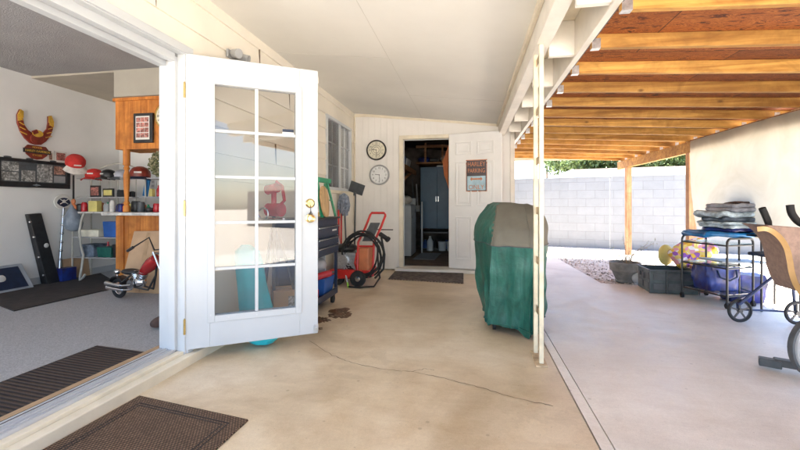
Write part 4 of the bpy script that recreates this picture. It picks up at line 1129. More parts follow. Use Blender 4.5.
for i, (x, c) in enumerate(((-1.0,'blue_bin'),(-.78,'black_plastic'),(-.52,'blue_bin'))):
    b = MB().box(x-.09,x+.09,8.95,9.15,.431,.497) if False else MB().lathe([(.06,0),(.06,.12),(.03,.16),(.03,.19)],(x,9.05,.051),14)
    small('jug', ('blue jug at left on the low rack shelf','black jug in the middle of the low rack shelf','blue jug at right on the low rack shelf')[i], 'jug', c, b, smooth=True)
t = tag(MB().obox((-.83,7.92,.016),(.42,1.0,.008),(0,0,-.05)).build('floor_mat', 'grey_mat', bevel=.002), 'light grey floor mat inside the utility room', 'floor mat')
small('white_post', 'slim white pole standing beside the washing machine', 'pole', 'washer_white', MB().cyl((-1.00,8.4,.012),(-1.00,8.4,1.10),.016))
small('white_board', 'tall narrow white board against the right side inside the side door', 'board', 'washer_white', MB().box(-.36,-.335,6.9,7.3,.012,1.0))
t = thing('wall_shelf', 'rough wooden wall shelf running back along the left utility wall', 'shelf', (-1.5, 7.4, 1.7))
b = MB(); b.box(XW+.051,-1.22,6.6,9.0,1.76,1.79).box(-1.24,-1.20,6.6,9.0,1.70,1.80); 
for y in (6.9,7.8,8.7): b.bar((XW+.06,y,1.3),(-1.24,y,1.76),.05,.05)
b.build('board', 'shelf_wood', t)
t = thing('wall_shelf', 'wooden overhead shelf spanning the utility room above the blue cabinet', 'shelf', (-.6, 9.2, 2.0))
b = MB(); b.box(-1.19,.4,8.85,9.5,1.95,1.98); b.box(-1.19,.4,8.87,8.91,2.30,2.36)
for x in (-.98,-.6): b.box(x-.02,x+.02,8.86,8.90,1.981,2.5)
b.build('board', 'shelf_wood', t)
for i, (y, c, lab) in enumerate(((7.0,'blue_bin','blue storage tote nearest the door on the left wooden shelf'),(7.75,'blue_bin','blue storage tote farther back on the left wooden shelf'),(8.4,'washer_white','white tote at the far end of the left wooden shelf'))):
    small('storage_tote', lab, 'tote', c, MB().hexa([(-1.75,y-.2,1.80),(-1.30,y-.2,1.80),(-1.30,y+.25,1.80),(-1.75,y+.25,1.80)],[(-1.78,y-.23,2.0),(-1.27,y-.23,2.0),(-1.27,y+.28,2.0),(-1.78,y+.28,2.0)]), bevel=.01)
for i, (x, c, s_, lab) in enumerate(((-1.02,'blue_deep',.10,'dark blue bundle at the left of the overhead shelf'),(-.80,'dark_grey',.08,'dark bundle in the middle of the overhead shelf'),(-.50,'cloth_pale',.11,'pale bundle at the right of the overhead shelf'))):
    small('bundle', lab, 'bundle', c, MB().ball((x,9.0,1.98+s_*.7),s_,(1.5,1.1,.7)), smooth=True)
for i, (x, z, lab) in enumerate(((-.62,1.89,'white cloth lying on the cabinet top'),)):
    small('folded_cloth', lab, 'cloth', 'washer_white', MB().box(x-.12,x+.12,8.98,9.2,1.881,1.92), bevel=.01)
b = MB()
for k in range(5): b.tube([(-.345+.012*math.sin(k),6.62+.02*k,2.0),(-.36-.02*k,6.62+.02*k,1.75),(-.365-.012*k,6.62+.02*k,1.4+.03*k),(-.335,6.63+.02*k,1.3+.03*k)], .012, 7)
small('hose_coil', 'orange brown hose hanging inside the right edge of the side door', 'hose', 'orange_hose', b, smooth=True)
for i, (y, z, c) in enumerate(((8.7,1.35,'dark_grey'),(8.95,1.25,'silver_cloth'),(9.2,1.4,'black_plastic'))):
    small('hanging_tool', ('dark tool hanging on the left utility wall','grey tool hanging on the left utility wall','black tool hanging deepest on the left utility wall')[i], 'tool', c, MB().bar((-1.25+.06*i,y,z+.25),(-1.22+.06*i,y,z-.28),.02).obox((-1.22+.06*i,y,z-.3),(.09,.03,.14)))
small('light_bulb', 'bare bulb fixture on the utility room ceiling', 'light', 'washer_white', MB().ball((-.86,8.0,2.38),.05).cyl((-.86,8.0,2.42),(-.86,8.0,2.5),.03), smooth=True)

# ================================================================== right side of the patio
def rod(b, pts, r=.011): return b.tube(pts, r, 8)
# tube cart with glass shelves
P1, P2 = Vector((2.35,4.98,0)), Vector((2.67,5.13,0)); P3 = Vector((2.53,4.50,0)); P4 = P2+(P3-P1)
ct = thing('tube_cart', 'black tube serving cart with glass shelves holding folded covers', 'cart', ((P1+P4)/2))
def hoop(A, B, h=.70, z0=.055):
    d = (B-A).normalized(); r = .05; pts = [A+Vector((0,0,z0)), A+Vector((0,0,h-r))]
    for k in range(1, 5): a = PI/2*k/4; pts.append(A+d*(r-r*math.cos(a))+Vector((0,0,h-r+r*math.sin(a))))
    for k in range(0, 5): a = PI/2*k/4; pts.append(B-d*(r-r*math.sin(a))+Vector((0,0,h-r+r*math.cos(a))))
    pts.append(B+Vector((0,0,z0))); return pts
for a_, c_ in ((P1,P2),(P3,P4)):
    b = MB(); rod(b, hoop(a_, c_)); b.build('end_hoop', 'black_metal', ct, smooth=True)
for z in (.12, .40, .63):
    b = MB()
    for a_, c_ in ((P1,P3),(P2,P4),(P1,P2),(P3,P4)): rod(b, [a_+Vector((0,0,z)), c_+Vector((0,0,z))], .008)
    b.build('shelf_rail', 'black_metal', ct, smooth=True)
for z in (.13, .41, .64):
    b = MB(); q = [P1,P3,P4,P2]; c = (P1+P4)/2; q = [c+(p-c)*.95 for p in q]
    b.hexa([(p.x,p.y,z) for p in q], [(p.x,p.y,z+.007) for p in q]); b.build('glass_shelf', 'shelf_glass', ct)
for p in (P1,P2,P3,P4):
    b = MB(); b.cyl((p.x-.012,p.y,.028),(p.x+.012,p.y,.028),.027,n=16).box(p.x-.01,p.x+.01,p.y-.012,p.y+.012,.04,.062); b.build('caster', 'rubber', ct)
# folded fabrics stacked on it
def slab(c, sx, sy, z0, z1, rz, layers, seed, round_=.5):
    """a folded fabric: stacked soft layers with a rounded fold edge"""
    b = MB(); M = Matrix.Translation((c[0], c[1], 0)) @ Matrix.Rotation(rz, 4, 'Z'); h = (z1-z0)/layers; n = 72
    for l in range(layers):
        rnd = random.Random(seed*13+l); a0 = z0+l*h; ox, oy = rnd.uniform(-.015,.015), rnd.uniform(-.012,.012); ex = rnd.uniform(.95,1.02)
        rings = []; m = 8
        for j in range(m+1):
            ph = -PI/2+PI*j/m; rr = h*.62*math.cos(ph)
            ring = []
            for k in range(n):
                a = 2*PI*k/n; ca, sa = math.cos(a), math.sin(a); e = .28
                x = (sx/2-h*.6)*ex*math.copysign(abs(ca)**e, ca); y = (sy/2-h*.6)*math.copysign(abs(sa)**e, sa)
                L_ = Vector((x, y)).length; d = Vector((x, y))/max(L_, 1e-6)
                x += d.x*rr+ox; y += d.y*rr+oy
                f = noise.noise(Vector((x*7, y*7, seed+l*3.1)))
                z = a0+h/2+h*.5*math.sin(ph)+f*h*.45+.3*h*noise.noise(Vector((x*19, y*19, seed+l)))
                x += .010*noise.noise(Vector((a*4, seed, j*.2))); ring.append(M @ Vector((x, y, z)))
            rings.append(ring)
        # inner top/bottom caps as shrinking rings
        def shrink(ring, s, dz): 
            c0 = sum(ring, Vector())/n; return [c0+(p-c0)*s+Vector((0,0,dz*(noise.noise(p*9+Vector((seed,l,0)))))) for p in ring]
        low = [shrink(rings[0], s, .008) for s in (.35,.7)]; top = [shrink(rings[-1], s, .012) for s in (.75,.4)]
        allr = low+rings+top; vv = [p for r_ in allr for p in r_]; nr = len(allr)
        b.add(vv, [(j*n+k, j*n+(k+1) % n, (j+1)*n+(k+1) % n, (j+1)*n+k) for j in range(nr-1) for k in range(n)]+[tuple(range(n-1,-1,-1)), tuple(range((nr-1)*n, nr*n))])
    return b
ca = math.atan2(.15, .32); sc_ = ((P1+P4)/2).xy
S_ = [('blue_tarp', .705, .755, .56, .46, 1, -.03, 'bright blue folded tarp, lowest in the stack on the tube cart'),
      ('blue_deep', .757, .800, .50, .44, 1, .03, 'dark blue folded cover, second from the bottom of the cart stack'),
      ('cloth_pale', .802, .865, .60, .46, 2, .02, 'pale blue grey folded cover, third from the bottom of the cart stack'),
      ('cloth_grey', .867, .912, .56, .42, 1, .04, 'grey folded cover, fourth from the bottom of the cart stack'),
      ('cloth_pale', .914, .968, .66, .46, 1, .01, 'wide pale folded cover, second from the top of the cart stack'),
      ('cloth_slate', .970, 1.055, .50, .42, 2, .05, 'slate grey folded blanket, topmost of the cart stack')]
for i, (mt_, z0_, z1_, sx, sy, ly_, off, lab) in enumerate(S_):
    c = (sc_[0]+off+(.06 if i == 0 else .20), sc_[1]+.02*math.sin(i*2)); sx *= 1.12
    b = slab(c, sx, sy, z0_, z1_, ca-.25+.06*math.sin(i*1.7), ly_, i+2)
    small('folded_cover', lab, 'folded cover', mt_, b, 'folded covers stacked on the tube cart', smooth=True)
b = slab((sc_[0]+.24, sc_[1]-.02), .26, .22, 1.045, 1.072, .3, 1, 31)
small('folded_cover', 'small dark brown folded cloth lying on top of the slate blanket', 'folded cloth', 'cloth_brown', b, 'folded covers stacked on the tube cart', smooth=True)

# blue soft totes on the lower shelf
def tote(c, sx, sy, h, rz, label, seed, z0, mt_):
    t = thing('fabric_tote', label, 'tote bag', (c[0], c[1], z0), rz, 'blue fabric totes under the cart')
    b = MB(); n = 56; m = 12; vs_ = []
    for j in range(m+1):
        z = h*j/m; bul = 1+.10*math.sin(PI*j/m)
        for k in range(n):
            a = 2*PI*k/n; ca_, sa_ = math.cos(a), math.sin(a); e = .5
            f = 1+.14*noise.noise(Vector((ca_*2.5, sa_*2.5, z*7+seed)))+.05*noise.noise(Vector((ca_*8, sa_*8, z*14+seed)))
            vs_.append((sx/2*bul*f*math.copysign(abs(ca_)**e, ca_), sy/2*bul*f*math.copysign(abs(sa_)**e, sa_), z+.02*noise.noise(Vector((ca_*3, sa_*3, seed)))*(j/m)))
    b.add(vs_, [(j*n+k, j*n+(k+1) % n, (j+1)*n+(k+1) % n, (j+1)*n+k) for j in range(m) for k in range(n)]+[tuple(range(n-1,-1,-1)), tuple(range(m*n, (m+1)*n))])
    b.build('body', mt_, t, local=True, smooth=True)
    b = MB(); b.tube([(-.1,-sy/2-.008,h*.8),(-.09,-sy/2-.03,h*.55),(.0,-sy/2-.045,h*.42),(.09,-sy/2-.03,h*.55),(.1,-sy/2-.008,h*.8)],.008,6); b.build('handle', 'navy_cloth', t, local=True)
tote((2.62,4.86), .34, .28, .27, .2, 'blue and purple fabric tote, left one under the tube cart', 2, .139, 'blue_deep')
tote((2.93,4.95), .32, .28, .29, -.1, 'purple blue fabric tote, right one beside the tube cart', 6, .0, 'purple_bag')
small('tray', 'flat grey blue tray lying over the totes under the cart top', 'tray', 'fascia_blue', MB().obox((2.78,4.82,.445),(.52,.34,.016),(.0,.03,.15)), bevel=.004)

# black storage crate
cr = thing('storage_crate', 'dark grey plastic crate with moulded square panels at the slab edge', 'crate', (2.36, 5.36, 0), -.07)
W_, D_2, H_ = .50, .42, .26
b = MB(); w = .012
b.box(-W_/2,W_/2,-D_2/2,-D_2/2+w,0,H_).box(-W_/2,W_/2,D_2/2-w,D_2/2,0,H_).box(-W_/2,-W_/2+w,-D_2/2+w,D_2/2-w,0,H_).box(W_/2-w,W_/2,-D_2/2+w,D_2/2-w,0,H_).box(-W_/2+w,W_/2-w,-D_2/2+w,D_2/2-w,.005,.02)
b.build('body', 'crate_grey', cr, local=True, bevel=.004)
b = MB()
for i in range(3):
    for j in range(2):
        x = -W_/2+.02+i*(W_-.04)/3; z = .02+j*.115
        b.box(x+.012,x+(W_-.04)/3-.012,-D_2/2-.010,-D_2/2-.0005,z+.02,z+.10)
for i in range(2):
    for j in range(2):
        y = -D_2/2+.03+i*.19; z = .02+j*.115
        b.box(-W_/2-.010,-W_/2-.0005,y,y+.16,z+.02,z+.10)
b.build('moulded_panel', 'dark_grey', cr, local=True, bevel=.012)
b = MB(); g = .014
b.box(-W_/2-g,W_/2+g,-D_2/2-g,-D_2/2+.008,H_,H_+.014).box(-W_/2-g,W_/2+g,D_2/2-.008,D_2/2+g,H_,H_+.014).box(-W_/2-g,-W_/2+.008,-D_2/2+.008,D_2/2-.008,H_,H_+.014).box(W_/2-.008,W_/2+g,-D_2/2+.008,D_2/2-.008,H_,H_+.014)
for x in (-W_/2-.011,-W_/2+.165,W_/2-.165,W_/2-.0): b.box(x,x+.011,-D_2/2-.016,-D_2/2-.0006,0,H_)
b.build('rim', 'dark_grey', cr, local=True, bevel=.003)
b = MB(); b.box(-W_/2-.03,-W_/2-.018,-.07,.07,.15,.17).box(-W_/2-.03,-W_/2,-.07,-.055,.15,.22).box(-W_/2-.03,-W_/2,.055,.07,.15,.22); b.build('handle', 'dark_grey', cr, local=True)

# terracotta pot with floral cushion
t = thing('clay_pot', 'large terracotta pot behind the black cart under a floral cushion', 'pot', (2.80, 5.36, -.004))
b = MB(); b.lathe([(.11,0),(.155,.25),(.17,.255),(.175,.31),(.155,.31),(.14,.25)], (2.80,5.36,-.004), 28); b.build('pot', 'terracotta', t, smooth=True)
b = MB(); n = 30
b = slab((2.74,5.58), .52, .34, 0, .12, 0, 1, 44)
b.xf(Matrix.Translation((2.73,5.56,.44)) @ Matrix.Rotation(-.45, 4, 'Y') @ Matrix.Rotation(.95, 4, 'X') @ Matrix.Translation((-2.74,-5.58,-.06)))
small('floral_cushion', 'yellow purple and white floral cushion resting on the terracotta pot', 'cushion', 'floral', b, smooth=True)
small('yellow_cushion', 'plain yellow round cushion edge poking out left of the floral cushion', 'cushion', 'yellow_box', MB().ball((2.50,5.70,.39),.10,(.9,.8,1.35)), smooth=True)

# planter with bare twig plant
t = thing('planter', 'grey ribbed bowl planter with a scraggly bare plant at the gravel edge', 'planter', (2.10, 5.95, -.03))
b = MB(); b.lathe([(.10,0),(.13,.02),(.12,.05),(.165,.16),(.19,.17),(.20,.28),(.185,.285),(.17,.24),(.01,.24)], (2.10,5.95,-.03), 30); b.build('bowl', 'planter_grey', t, smooth=True)
b = MB()
rnd = random.Random(4)
tips = []
for k in range(9):
    a = rnd.random()*6.28; l = rnd.uniform(.16,.36)
    p = [Vector((2.12,5.95,.2)), Vector((2.12+.4*l*math.cos(a),5.95+.4*l*math.sin(a),.2+l*.6)), Vector((2.12+l*math.cos(a),5.95+l*math.sin(a),.2+l*1.05))]
    b.tube(p, [.005,.004,.002], 5); tips += [p[1],p[2],(p[1]+p[2])/2]
b.build('twigs', 'twig', t)
b = MB()
for p in tips*6:
    q = Euler((rnd.random()*6,rnd.random()*6,rnd.random()*6)).to_matrix(); e = .012; pp = p+Vector((rnd.gauss(0,.02),rnd.gauss(0,.02),rnd.gauss(0,.02)))
    b.add([pp+q @ Vector(w) for w in ((-e,0,0),(0,-e*.4,0),(e,0,0),(0,e*.4,0))], [(0,1,2,3)])
b.build('leaves', 'leaf_pale', t)
b = MB().ball((2.22,5.78,.06),.09,(1.1,.8,.9)); small('white_sack', 'small crumpled white sack beside the grey planter', 'sack', 'bag_white', b, smooth=True)

# push cart frame with wheels in front of tube cart
pcx = thing('push_cart', 'blue framed folding push cart with two spoked wheels', 'push cart', (2.5, 4.0, 0))
def spwheel(c, r, parent, ax=0.0):
    M = Matrix.Translation(c) @ Matrix.Rotation(ax, 4, 'Z')
    b = MB(); b.torus((0,0,0), r-.010, .011, 'y', 30, 8).xf(M); w_ = b.build('wheel', 'rubber', parent, smooth=True)
    b = MB(); b.torus((0,0,0), r-.024, .005, 'y', 30, 6)
    for k in range(5): a = 2*PI*k/5+.3; b.bar((.012*math.cos(a),0,.012*math.sin(a)), ((r-.022)*math.cos(a),0,(r-.022)*math.sin(a)), .014, .008, (0,1,0))
    b.lathe([(.018,-.016),(.018,.016)], (0,0,0), 14, 'y'); b.xf(M); b.build('hub', 'spoke', w_)
spwheel((2.36,4.02,.104), .104, pcx, .1); spwheel((2.80,4.02,.104), .104, pcx, .1)
b = MB(); rod(b, [(2.36,4.04,.104),(2.36,4.06,.19),(2.50,4.10,.24)], .012); rod(b, [(2.34,4.0,.16),(2.66,3.96,.50),(2.74,3.95,.60)], .014); rod(b, [(2.80,4.04,.104),(2.80,4.06,.3),(2.78,4.1,.60)], .012); rod(b, [(2.36,4.06,.104),(2.80,4.06,.104)], .009)
b.build('frame', 'blue_frame', pcx, smooth=True)
b = MB(); b.obox((2.74,4.10,.60),(.36,.30,.03),(0,-.05,.1)); b.build('seat', 'navy_cloth', pcx, bevel=.008)

# metal walker-like shelf bars right of the stack
t = thing('folding_table', 'black tube folding table with thin top behind the exercise bike', 'table', (3.0, 4.6, 0))
b = MB(); b.obox((2.97,4.62,.735),(.42,.40,.018),(0,0,.1)); b.build('tabletop', 'black_plastic', t, bevel=.004)
for x, y in ((2.80,4.45),(3.14,4.47),(2.80,4.78),(3.14,4.80)):
    if True:
        b = MB(); rod(b, [(x,y,.0),(x,y,.725)], .010); b.build('leg', 'black_metal', t)

# exercise bike partly out of frame
eb = thing('exercise_bike', 'exercise bike with tan curved shell, black grips and grey flywheel at far right', 'exercise bike', (2.1, 2.85, 0))
A0 = G(768,357,.0); A1 = Vector((A0.x+.55, A0.y-.62, 0))
A0 = G(770,368); 
b = MB(); b.obox((A0.x,A0.y,.035),(.11,.06,.05),(0,0,-.5)); b.bar((A0.x+.02,A0.y-.0,.045),(A0.x+.42,A0.y-.20,.045),.06,.045); b.build('foot_bar', 'dark_grey', eb, bevel=.006)
fc = Vector((1.92, 2.44, .20))
fc = Vector((0,0,H))+ray(819,347)*2.30
b = MB(); b.lathe([(.04,-.025),(.12,-.03),(.168,-.028),(.175,-.015),(.175,.015),(.168,.028),(.12,.03),(.04,.025)], (0,0,0), 44, 'y'); b.xf(Matrix.Translation(fc) @ Matrix.Rotation(.25, 4, 'Z')); b.build('flywheel', 'grey_plastic', eb, smooth=True)
b = MB(); b.lathe([(.05,-.034),(.10,-.036),(.105,-.032)], (0,0,0), 30, 'y').lathe([(.174,-.02),(.182,-.015),(.182,.015),(.174,.02)], (0,0,0), 44, 'y'); b.xf(Matrix.Translation(fc) @ Matrix.Rotation(.25, 4, 'Z')); b.build('flywheel_ring', 'dark_grey', eb, smooth=True)
# curved shell: profile in the picture swept in depth
prof = [(757,227),(766,226.5),(775,230),(784,238),(790,248),(793,260),(795,272),(799,284),(806,295)]
TS = 2.55
P = [Vector((0,0,H))+ray(*p)*TS for p in prof]
bk = Vector((.25,.42,.03)); 
def smoothc(P, m=5):
    out = []
    for i in range(len(P)-1):
        a, c, d, e = P[max(i-1,0)], P[i], P[i+1], P[min(i+2,len(P)-1)]
        for k in range(m):
            t = k/m; out.append(.5*((2*c)+(d-a)*t+(2*a-5*c+4*d-e)*t*t+(3*c-a-3*d+e)*t**3))
    return out+[P[-1]]
Q = smoothc(P)
def sweep(Q, off0, off1, th):
    vs_ = []; 
    for i, p in enumerate(Q):
        d = (Q[min(i+1,len(Q)-1)]-Q[max(i-1,0)]).normalized(); nrm = bk.cross(d).normalized()
        if nrm.z < 0 : nrm = -nrm
        if i and False: pass
        vs_ += [p+bk*off0, p+bk*off1, p+bk*off1-nrm*th, p+bk*off0-nrm*th]
    b = MB(); m = len(Q)
    b.add(vs_, [(4*i+k, 4*i+(k+1) % 4, 4*i+4+(k+1) % 4, 4*i+4+k) for i in range(m-1) for k in range(4)]+[(0,1,2,3),(4*m-4,4*m-1,4*m-2,4*m-3)])
    return b
up = Vector((.0,0,.0))
sweep(Q, 0, .07, .030).build('shell_edge', 'bike_tan', eb, smooth=True)
Q2 = [q+Vector((.012,0,.010)) for q in Q]
# flat brown body running right from the edge
Q3 = [Vector((0,0,H))+ray(*p)*TS+Vector((0,.03,0)) for p in ((767,225.5),(790,227),(815,231),(850,240))]
b = MB(); 
qa = [Vector((0,0,H))+ray(*p)*(TS+.0) for p in ((768,225),(776,229),(785,237),(791,247),(794.5,260),(796.5,272),(801,284),(807,294),(860,300),(860,236),(830,231),(800,227.5))]
fr_ = Vector((0,.02,0))
b.add([q+fr_ for q in qa]+[q+fr_+Vector((.02,.28,0)) for q in qa], [tuple(range(len(qa))), tuple(range(2*len(qa)-1, len(qa)-1, -1))]+[(k, (k+1) % len(qa), len(qa)+(k+1) % len(qa), len(qa)+k) for k in range(len(qa))])
b.build('seat_body', 'bike_brown', eb, bevel=.006)
for pts in (((771,236),(768,222),(762,208)), ):
    Pp = [Vector((0,0,H))+ray(*p)*2.75 for p in pts]
    b = MB(); b.tube(smoothc(Pp, 4), [.017]*4+[.021]*5, 12); b.build('grip', 'rubber', eb, smooth=True)
Pp = [Vector((0,0,H))+ray(*p)*2.75 for p in ((815,228),(800,223),(792,214),(790,205))]
b = MB(); b.tube(smoothc(Pp, 4), .023, 12); b.build('grip', 'rubber', eb, smooth=True)
b = MB(); b.bar(fc+Vector((.03,.05,0)), Vector((0,0,H))+ray(815,265)*2.5, .06, .05); b.bar(fc+Vector((.0,.06,0)), (A0.x+.42,A0.y-.20,.05), .05,.05); b.bar((A0.x+.42,A0.y-.20,.045),(A0.x+1.1,A0.y-.5,.045),.06,.045)
b.build('frame', 'dark_grey', eb)
b = MB(); q = Vector((0,0,H))+ray(797,232)*2.9; rod(b, [Vector((0,0,H))+ray(771,236)*2.75, Vector((0,0,H))+ray(790,246)*2.75, Vector((0,0,H))+ray(815,250)*2.7], .014); b.build('handle_tube', 'black_metal', eb)

# ================================================================== inside the room
ZF = .082
XL = -5.15
small('dark_rug', 'dark brown rug spread on grey carpet along the left wall of the room', 'rug', 'rug_dark', MB().hexa([(-5.10,3.35,.081),(-4.05,2.95,.081),(-4.0,4.05,.081),(-5.05,4.75,.081)],[(-5.10,3.35,.092),(-4.05,2.95,.092),(-4.0,4.05,.092),(-5.05,4.75,.092)]))
MATS['rug_dark']
# emblem with wings
p = AX(34, 143, XL)
t = thing('eagle_emblem', 'carved gold and maroon spread-wing eagle emblem on the white room wall', 'wall emblem', (XL+.01, p.y, p.z))
def wing(s):
    pts = [(0,-.02),(.05,-.012),(.10,.03),(.14,.09),(.168,.17),(.172,.25),(.148,.31),(.118,.295),(.12,.23),(.108,.165),(.075,.12),(.04,.10),(0,.085)]
    return [(s*a, c) for a, c in pts]
SC = 1.18
for s in (-1, 1):
    b = MB(); b.prism([(SC*a, SC*c) for a, c in wing(s)], 0, .022, 'x'); w_ = b.build('wing', 'maroon_paint', t, local=True, bevel=.004)
    b = MB()
    for k in range(5):
        a0 = .05+k*.045; b.bar((.026, s*SC*(.09+.012*k), SC*(.02+a0)), (.026, s*SC*(.148+.004*k), SC*(.04+a0)), .018, .008)
    b.prism([(SC*s*a, SC*c) for a, c in ((.170,.19),(.172,.25),(.148,.31),(.118,.295),(.12,.235),(.14,.20))], .0222, .030, 'x')
    b.build('feather', 'gold_paint', w_, local=True, bevel=.002)
b = MB(); b.prism([(SC*.06*math.cos(2*PI*k/20), SC*(.04+.055*math.sin(2*PI*k/20))) for k in range(20)], .0225, .04, 'x').obox((.045,-.03,.125),(.02,.06,.045),(.5,0,0)); b.build('eagle_body', 'maroon_paint', t, local=True, bevel=.004)
b = MB(); b.prism([(SC*.052*math.cos(2*PI*k/20), SC*(.095+.035*math.sin(2*PI*k/20))) for k in range(20)], .041, .048, 'x'); b.build('eagle_head', 'gold_paint', t, local=True)
b = MB(); sh = [(-.11,-.06),(.11,-.06),(.10,-.12),(.05,-.16),(0,-.17),(-.05,-.16),(-.10,-.12)]; b.prism([(SC*a, SC*c) for a, c in [(-.085,-.03),(.085,-.03)]+[(-0+x_, z_) for x_, z_ in sh[1:]]+[(-.11,-.06)]], .0225, .036, 'x'); b.build('shield', 'maroon_paint', t, local=True)
b = MB(); b.box(.0365,.046,-.155,.155,-.128,-.078); b.build('name_bar', 'ink', t, local=True)
RT = Matrix.Rotation(PI/2,4,'Z') @ Matrix.Rotation(PI/2,4,'X')
for wd_, sz_, xx_, zz_, sc2 in (('HARLEY-DAVIDSON', .038, .048, -.103, .82), ('MOTOR', .030, .038, -.058, 1), ('CYCLES', .030, .038, -.150, 1)):
    b = MB(); text_mb(b, wd_, sz_, Matrix.Translation((xx_,0,zz_)) @ RT @ Matrix.Diagonal((sc2,1,1,1))); b.build('lettering', 'gold_paint', t, local=True)
# long collage frame
ya, yb_ = AX(-6, 170, XL).y, AX(68.5, 170, XL).y
za, zb_ = 1.245, 1.575
t = thing('photo_collage', 'long black frame of motorcycle photographs on the white room wall', 'picture frame', (XL+.001, (ya+yb_)/2, za))
b = MB(); b.box(XL+.001,XL+.03,ya,yb_,za,za+.06).box(XL+.001,XL+.03,ya,yb_,zb_-.035,zb_).box(XL+.001,XL+.03,ya,ya+.04,za+.06,zb_-.035).box(XL+.001,XL+.03,yb_-.045,yb_,za+.06,zb_-.035); b.build('frame', 'black_plastic', t, bevel=.003)
b = MB(); b.box(XL+.001,XL+.012,ya+.04,yb_-.045,za+.06,zb_-.035); b.build('mount', 'dark_grey', t)
w = (yb_-ya-.085)
for i, (f0, f1, g0_, g1_, m_) in enumerate(((.03,.26,.52,.97,'photo_bw'),(.03,.26,.05,.47,'photo_bw'),(.30,.50,.05,.60,'photo_bw'),(.53,.77,.05,.97,'photo_bw'),(.80,.985,.50,.93,'photo_warm'),(.80,.985,.06,.42,'grey_plastic'))):
    b = MB(); hh = zb_-za-.095; b.box(XL+.0125,XL+.016,ya+.04+w*f0,ya+.04+w*f1,za+.06+hh*g0_,za+.06+hh*g1_); b.build('photograph', m_, t)
b = MB(); b.prism([((ya+yb_)/2+.0+a, za+.03+c) for a, c in ((-.05,0),(-.02,.008),(0,.016),(.02,.008),(.05,0),(.02,-.008),(0,-.014),(-.02,-.008))], XL+.0302, XL+.033, 'x'); b.build('wing_badge', 'chrome', t)
b = MB()
for y, c in ((ya+.12,'d'),(ya+.35,'d'),(ya+.62,'d'),(ya+.9,'d')): b.ball((XL+.016,y,zb_+.008),.014,(1,3,.8))
small('toy_row', 'row of small dark trinkets along the top of the long black photo frame', 'trinkets', 'dark_grey', b)
# little pictures and cap
for i, (a, c, z0_, z1_, m_) in enumerate(((46.5,53,1.57,1.70,'photo_warm'),(54,66,1.575,1.72,'photo_red'))):
    y0_, y1_ = AX(a,160,XL).y, AX(c,160,XL).y
    t = thing('small_picture', ('narrow small picture above the right end of the collage','wider small red toned picture behind the red cap')[i], 'picture', (XL,(y0_+y1_)/2,z0_))
    b = MB(); b.box(XL+.001,XL+.012,y0_,y1_,z0_,z1_); b.build('frame', 'paper', t); b = MB(); b.box(XL+.0122,XL+.014,y0_+.02,y1_-.02,z0_+.03,z1_-.02); b.build('picture', m_, t)
def cap(c, rz, m1, m2, label, s=1):
    t = thing('baseball_cap', label, 'cap', c, rz, 'caps on the rack and wall')
    b = MB(); b.lathe([(.095*s,0),(.100*s,.03*s),(.095*s,.07*s),(.07*s,.105*s),(.03*s,.122*s),(.004,.125*s)], n=24); b.build('crown', m1, t, local=True, smooth=True)
    b = MB(); vs_ = []; n = 14
    for k in range(n+1):
        a = -1.15+2.3*k/n; r0, r1 = .092*s, (.092+.085*math.cos(a*.85))*s
        vs_ += [(r0*math.sin(a), -r0*math.cos(a), .012*s), (r1*math.sin(a)*.95, -r1*math.cos(a), -.018*s+.03*s*abs(math.sin(a))*.0-.02*s*(math.sin(a))**2)]
    vs_ += [(p[0],p[1],p[2]-.004) for p in vs_]; o = 2*(n+1)
    b.add(vs_, [(2*k,2*k+1,2*k+3,2*k+2) for k in range(n)]+[(o+2*k,o+2*k+2,o+2*k+3,o+2*k+1) for k in range(n)]+[(2*k+1,o+2*k+1,o+2*k+3,2*k+3) for k in range(n)])
    b.build('brim', m2, t, local=True, smooth=True)
    b = MB(); b.box(-.035*s,.035*s,-.1005*s,-.098*s,.045*s,.062*s); b.build('logo', 'cap_white', t, local=True)
    return t
c = cap((XL+.13, AX(75,160,XL+.13).y, 1.56), R(75), 'red_cloth', 'cap_white', 'large red cap with white brim hanging at the corner of the rack', 1.08)
c.rotation_euler = (R(38), 0, R(62))
# black case, badge board
t = thing('tall_case', 'narrow black case with a white round badge leaning on the room wall', 'case', (XL+.08, AX(46,275,XL+.1).y, ZF))
yc = AX(48,280,XL+.1).y
b = MB(); b.hexa([(XL+.06,yc-.05,ZF),(XL+.16,yc-.05,ZF),(XL+.16,yc+.10,ZF),(XL+.06,yc+.10,ZF)], [(XL+.005,yc-.19,.93),(XL+.06,yc-.19,.93),(XL+.06,yc-.04,.94),(XL+.005,yc-.04,.94)]); b.build('case', 'black_plastic', t, bevel=.008)
b = MB(); b.ball((XL+.115,yc-.03,.55),.028,(.3,1,1)); b.build('badge', 'paper', t, smooth=True)
b = MB()
for z in (.20,.42,.66,.84): b.ball((XL+.16-.11*z,yc-.05-.15*z,z),.014)
b.build('clip', 'chrome', t)
t = thing('game_board', 'black board with pale border and white disc leaning low against the wall', 'board', (XL+.1, AX(8,280,XL+.1).y, ZF))
y0_, y1_ = AX(-25,285,XL+.1).y, AX(27,285,XL+.1).y
b = MB(); b.hexa([(XL+.17,y0_,ZF+.012),(XL+.20,y0_,ZF+.012),(XL+.20,y1_,ZF+.012),(XL+.17,y1_,ZF+.012)], [(XL+.01,y0_,.36),(XL+.04,y0_,.36),(XL+.04,y1_-.01,.36),(XL+.01,y1_-.01,.36)]); b.build('frame', 'fascia_blue', t, bevel=.003)
sl = (.36-.094)/.16
